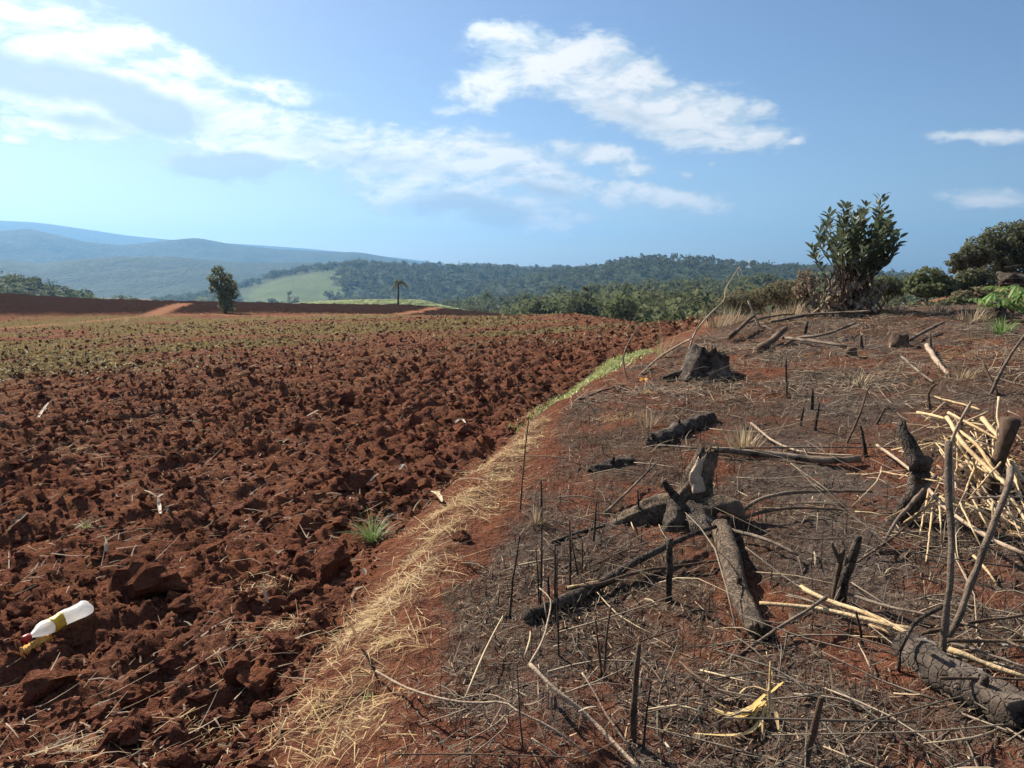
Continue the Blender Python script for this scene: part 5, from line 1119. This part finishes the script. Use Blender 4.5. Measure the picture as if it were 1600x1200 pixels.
def palmate_plant():
    b = on_ground(1585, 13.8); s = b[1] / F_PX; r = np.random.default_rng(15); root = empty('cassava_plant', b)
    tubes('stem', [([(0, 0, -.05), (.02, 0, .25), (.0, .02, .42)], [.016, .013, .009]), ([(.02, 0, .15), (-.2, -.05, .3), (-.33, -.05, .36)], [.012, .01, .006])], M_BROWN, root, 6)
    for k in range(30):
        c = np.array([r.uniform(-.5, .45), r.normal(0, .22), r.uniform(.2, .56)]); V, Q, off = [], [], 0; az0 = r.uniform(0, 6.28); tilt = r.uniform(.3, .9)
        for j in range(6):
            a = az0 + (j - 2.5) * .5; d = np.array([math.cos(a), math.sin(a), 0]); L = .21 * (1 - abs(j - 2.5) * .1); t = np.linspace(0, 1, 6)[:, None]
            v, q = leaf_strip(c + d * L * t + np.array([0, 0, -1]) * (L * tilt * t ** 1.6) * .8, .021); V.append(v); Q.append(q + off); off += len(v)
        mesh_np('leaf', np.vstack(V), [np.vstack(Q)], M_LEAF, True, np.tile(pal(1, r, [(.13, .27, .05), (.18, .34, .075), (.10, .2, .045)]), (off, 1)), root)
    tag(root, 'bright green palmate plant at the right edge of the crest', 'plant')
palmate_plant()
def px_tree(name, label, cat, px, R, specs, n, leaf, cols, seed, group=None, trunk=True, base_py=None):
    """crown clumps given as photo ellipses (x, y, rx, ry) at distance R"""
    b = on_ground(px, R); s = b[1] / F_PX; by = 420 + (EYE - b[2]) / b[1] * F_PX; r = random.Random(seed)
    bl = [((x - px) * s, r.uniform(-.4, .4) * rx * s, (by - y) * s, rx * s, rx * s * .95, ry * s) for x, y, rx, ry in specs]
    top = max(q[2] for q in bl)
    tree(name, label, cat, b, bl, n, leaf, cols, max(top * .8, .3), max(.03, top * .03), seed, group)
RG = [(.05, .072, .03), (.075, .10, .042), (.035, .052, .026), (.11, .12, .055)]
px_tree('broad_tree', 'biggest dark tree on the rise at the right edge', 'tree', 1565, 52, [(1555, 372, 32, 20), (1590, 366, 34, 20), (1530, 388, 30, 20), (1575, 395, 40, 24), (1540, 410, 36, 22), (1610, 385, 40, 30), (1600, 415, 40, 20)], 9000, .11, RG, 31)
px_tree('leaning_tree', 'smaller tree with layered branches left of the biggest dark tree', 'tree', 1502, 47, [(1497, 402, 18, 8), (1486, 411, 14, 5), (1512, 396, 20, 12), (1508, 415, 16, 10), (1525, 400, 20, 16), (1492, 422, 10, 6)], 3000, .09, RG, 32)
px_tree('round_shrub', 'rounded green shrub right of the leafy bush, nearest the sky gap', 'shrub', 1450, 33, [(1450, 432, 24, 14), (1432, 442, 18, 14), (1468, 440, 18, 14), (1450, 450, 36, 14)], 3600, .07, MIDG, 33)
px_tree('low_shrub', 'low olive shrub between the rounded shrub and the layered tree', 'shrub', 1505, 34, [(1490, 446, 18, 12), (1515, 436, 22, 16), (1535, 440, 24, 20), (1505, 452, 30, 10)], 3400, .07, RG, 34)
px_tree('low_shrub', 'dark shrub directly behind the leafy bush', 'shrub', 1385, 36, [(1365, 448, 22, 14), (1385, 444, 20, 14), (1402, 450, 20, 12), (1350, 458, 20, 12)], 2400, .07, DARKG, 35)
OL = [(.085, .09, .04), (.12, .115, .055), (.055, .065, .03), (.17, .135, .075)]
px_tree('brush_shrub', 'olive brush behind the crest left of the bush, right one', 'shrub', 1225, 42, [(1225, 452, 32, 14), (1250, 450, 22, 14), (1200, 460, 24, 12), (1235, 466, 34, 12)], 3200, .075, OL, 36)
px_tree('brush_shrub', 'olive brush behind the crest left of the bush, left one', 'shrub', 1160, 48, [(1160, 464, 28, 12), (1185, 466, 22, 12), (1140, 472, 20, 10), (1170, 476, 30, 10)], 2600, .08, OL, 37)
px_tree('dead_shrub', 'small reddish dead shrub just left of the leafy bush', 'shrub', 1262, 19, [(1258, 430, 12, 9), (1268, 440, 12, 10), (1255, 452, 16, 12), (1270, 462, 16, 12)], 320, .05, [(.20, .12, .085), (.13, .08, .06), (.28, .2, .14)], 38)
for k, (lab, px, R, sp) in enumerate((
        ('low green crest plants left of the small stump', 1440, 19, [(1428, 478, 12, 6), (1442, 480, 12, 5), (1455, 478, 10, 6)]),
        ('low green crest plants before the low olive shrub', 1500, 20, [(1480, 474, 12, 6), (1500, 470, 14, 7), (1515, 474, 12, 6)]),
        ('tall brown dry brush under the layered tree', 1520, 24, [(1510, 462, 16, 10), (1535, 458, 16, 12), (1525, 470, 22, 8)]))):
    px_tree('crest_plant', lab, 'plants', px, R, sp, 520, .06, [MIDG, MIDG, OL][k], 60 + k)
# scrub on the left beyond the field, then the near wood: trees one can still tell apart
for k, (px, py, R, h, w, lab) in enumerate((
        (968, 464, 95, 3.4, 4.2, 'rounded bright green tree just behind the field edge'), (905, 468, 120, 4.0, 4.5, 'tree left of the rounded bright green tree'), (1030, 468, 110, 3.6, 4.4, 'tree right of the rounded bright green tree'), (1085, 466, 100, 3.4, 4.0, 'tree behind the square stump at the field edge'), (845, 470, 140, 4.5, 5, 'leftmost tree of the wood right behind the field edge'))):
    t = at(px, py, R); z0 = float(surf(t[0], t[1])[0]); hh = max(t[2] - z0, 1.2); rr = random.Random(k)
    bl = [(rr.uniform(-.3, .3) * w, rr.uniform(-.3, .3) * w, hh - rr.uniform(.5, 1.2) * w * .33, w * rr.uniform(.28, .4), w * rr.uniform(.28, .4), w * rr.uniform(.22, .32)) for _ in range(5)] + [(rr.uniform(-.4, .4) * w, rr.uniform(-.3, .3) * w, max(hh * .45, .6), w * .38, w * .38, w * .3) for _ in range(3)]
    tree('wood_tree', lab, 'tree', (t[0], t[1], z0), bl, 1500, .17 + R * .0006, MIDG if k in (0, 2) else [(.06, .088, .034), (.085, .115, .045), (.045, .068, .028)], hh * .7, .12, 400 + k)
# ------------------------------------------------------------------ the woods on the hills and in the valley: one mass
def crown_tpl(n, seed):
    r = np.random.default_rng(seed); bl = [(r.uniform(-.4, .4), r.uniform(-.4, .4), r.uniform(.35, .8), r.uniform(.3, .5), r.uniform(.3, .5), r.uniform(.22, .35)) for _ in range(6)]
    V, q, _ = leaf_cloud(bl, n, .17 if n < 100 else .12, [(1, 1, 1)], r); return V, q
def wood(name, label, P, S, tpls, cols, seed):
    r = np.random.default_rng(seed); Vs, Q, C, off = [], [], [], 0; k = r.integers(0, len(tpls), len(P))
    for t, (tv, tq) in enumerate(tpls):
        m = k == t; n = m.sum()
        if not n: continue
        M = rot_rand(n, r, 0.0) * (S[m, None] * r.uniform(.8, 1.25, (n, 3)))[:, None, :]; V, F = merged(tv, tq, M, P[m], off); off += len(V); Vs.append(V); Q.append(F)
        C.append(np.repeat(pal(n, r, cols, var=.3), len(tv), 0) * r.uniform(.75, 1.25, (len(V), 1)))
    o = mesh_np(name, np.vstack(Vs), [np.vstack(Q)], M_FOL, False, np.vstack(C)); tag(o, label, 'wood', kind='stuff')
def on_hill(name, n, keep, seed, sink=1.0):
    X, Y, Z, PX, S = HILLS[name]; r = np.random.default_rng(seed); i = r.uniform(0, X.shape[0] - 1.01, n); j = r.uniform(0, X.shape[1] - 1.01, n); a = i.astype(int); b = j.astype(int); u = i - a; v = j - b
    f = lambda A: (A[a, b] * (1 - u) + A[a + 1, b] * u) * (1 - v) + (A[a, b + 1] * (1 - u) + A[a + 1, b + 1] * u) * v
    px, s = f(PX), f(S); k = keep(px, s, r.uniform(0, 1, n)); return np.stack([f(X), f(Y), f(Z) - sink], -1)[k], px[k], s[k]
T40 = [crown_tpl(44, k) for k in range(6)]; T160 = [crown_tpl(104, 20 + k) for k in range(6)]
FC = [(.045, .07, .03), (.06, .088, .036), (.035, .055, .025), (.08, .105, .045)]
P, px, s = on_hill('wooded_hill', 3900, lambda p, s, u: (s > -.75) & (s < .1), 1); r0 = np.random.default_rng(2)
S = r0.uniform(6, 10, len(P)); k = (s > -.06) & (px > 960) & (px < 1180); S[k] *= 1.0; P[k, 2] += r0.uniform(0, 3.5, k.sum())
wood('hill_wood', 'dense wood covering the hill right of centre', P, S, T40, FC, 3)
P, px, s = on_hill('green_hill', 3900, lambda p, s, u: (s > -.8) & (s < .1) & ((p > 533 + s * 20 + 8 * np.sin(s * 23)) | (p < 372) | (s > -.16) | (u < .012)), 4)
wood('slope_wood', 'blue green wood on the slope behind the palm', P, r0.uniform(8, 13, len(P)), T40, FC, 5)
r1 = np.random.default_rng(6)
def valley(n, r0_, r1_, a0, a1, lim, size, name, label, tpl, cols, seed, front):
    x, y = polar(n, r1, r0_, r1_, a0, a1); R = np.hypot(x, y); px = 800 + F_PX * x / y; S = r1.uniform(*size, len(x)) * (1 + R * .0016); z = macro(x, y) - .5
    top = 420 + (EYE - (z + S * 1.05)) / y * F_PX                       # keep the tree line as low as the hollow is deep
    k = (top < 489) & (top > np.interp(px, *np.array(lim, float).T) + r1.uniform(-3, 3, len(x))) & (R > np.interp(px, *np.array(front, float).T)); x, y, z, S = x[k], y[k], z[k], S[k]
    wood(name, label, np.stack([x, y, z], -1), S, tpl, cols, seed)
valley(1500, 70, 300, -4, 26, [(640, 482), (720, 476), (800, 468), (860, 462), (940, 455), (1050, 452), (1150, 448), (1300, 444), (1600, 440)], (3.0, 6.5), 'valley_wood', 'green wood in the hollow behind the ploughed field', T160,
       [(.06, .09, .034), (.08, .115, .044), (.045, .07, .028), (.105, .135, .052)], 7, [(640, 190), (800, 160), (900, 120), (1000, 95), (1600, 80)])
P, px, s = on_hill('scrub_hill', 1500, lambda p, s, u: (s > -.9) & (s < .1) & (u < .75), 11); wood('slope_scrub', 'bushes dotted over the green slope at the left edge', P, r0.uniform(2.0, 5.0, len(P)), T40, [(.07, .10, .035), (.10, .135, .05), (.05, .075, .028)], 12)
P, px, s = on_hill('wood_slope', 1700, lambda p, s, u: (s > -.7) & (s < .1), 13); wood('slope_trees', 'trees covering the slope behind the field edge', P, r0.uniform(3.5, 9, len(P)), T160, [(.06, .09, .034), (.08, .115, .044), (.045, .07, .028), (.105, .135, .052)], 14)
valley(2200, 420, 1000, -37, -3, [(0, 446), (100, 447), (200, 448), (330, 452), (400, 458), (480, 465), (560, 474), (700, 480)], (6, 11), 'far_scrub', 'scrubby wood in the valley beyond the left field', T40, [(.06, .085, .036), (.08, .105, .045), (.1, .12, .055)], 8, [(0, 190), (700, 190)])
# ------------------------------------------------------------------ haze: the air over the valley
def build_haze():
    x0, x1, y0, y1, z0, z1 = -9500, 9500, -9500, 9500, -95, 455
    V = np.array([(x, y, z) for z in (z0, z1) for y in (y0, y1) for x in (x0, x1)], float)
    q = np.array([(0, 2, 3, 1), (4, 5, 7, 6), (0, 1, 5, 4), (2, 6, 7, 3), (0, 4, 6, 2), (1, 3, 7, 5)])
    m, t = new_mat('haze_air')
    v = nd(t, 'ShaderNodeVolumePrincipled', {'Color': (.19, .43, .77, 1), 'Density': HAZE, 'Anisotropy': 0.38})
    o_ = nd(t, 'ShaderNodeOutputMaterial', {1: v.outputs[0]})
    o = mesh_np('haze', V, [q], m, False)
    tag(o, 'thin blue haze filling the valley air', kind='stuff')
HAZE = 0.000145
build_haze()
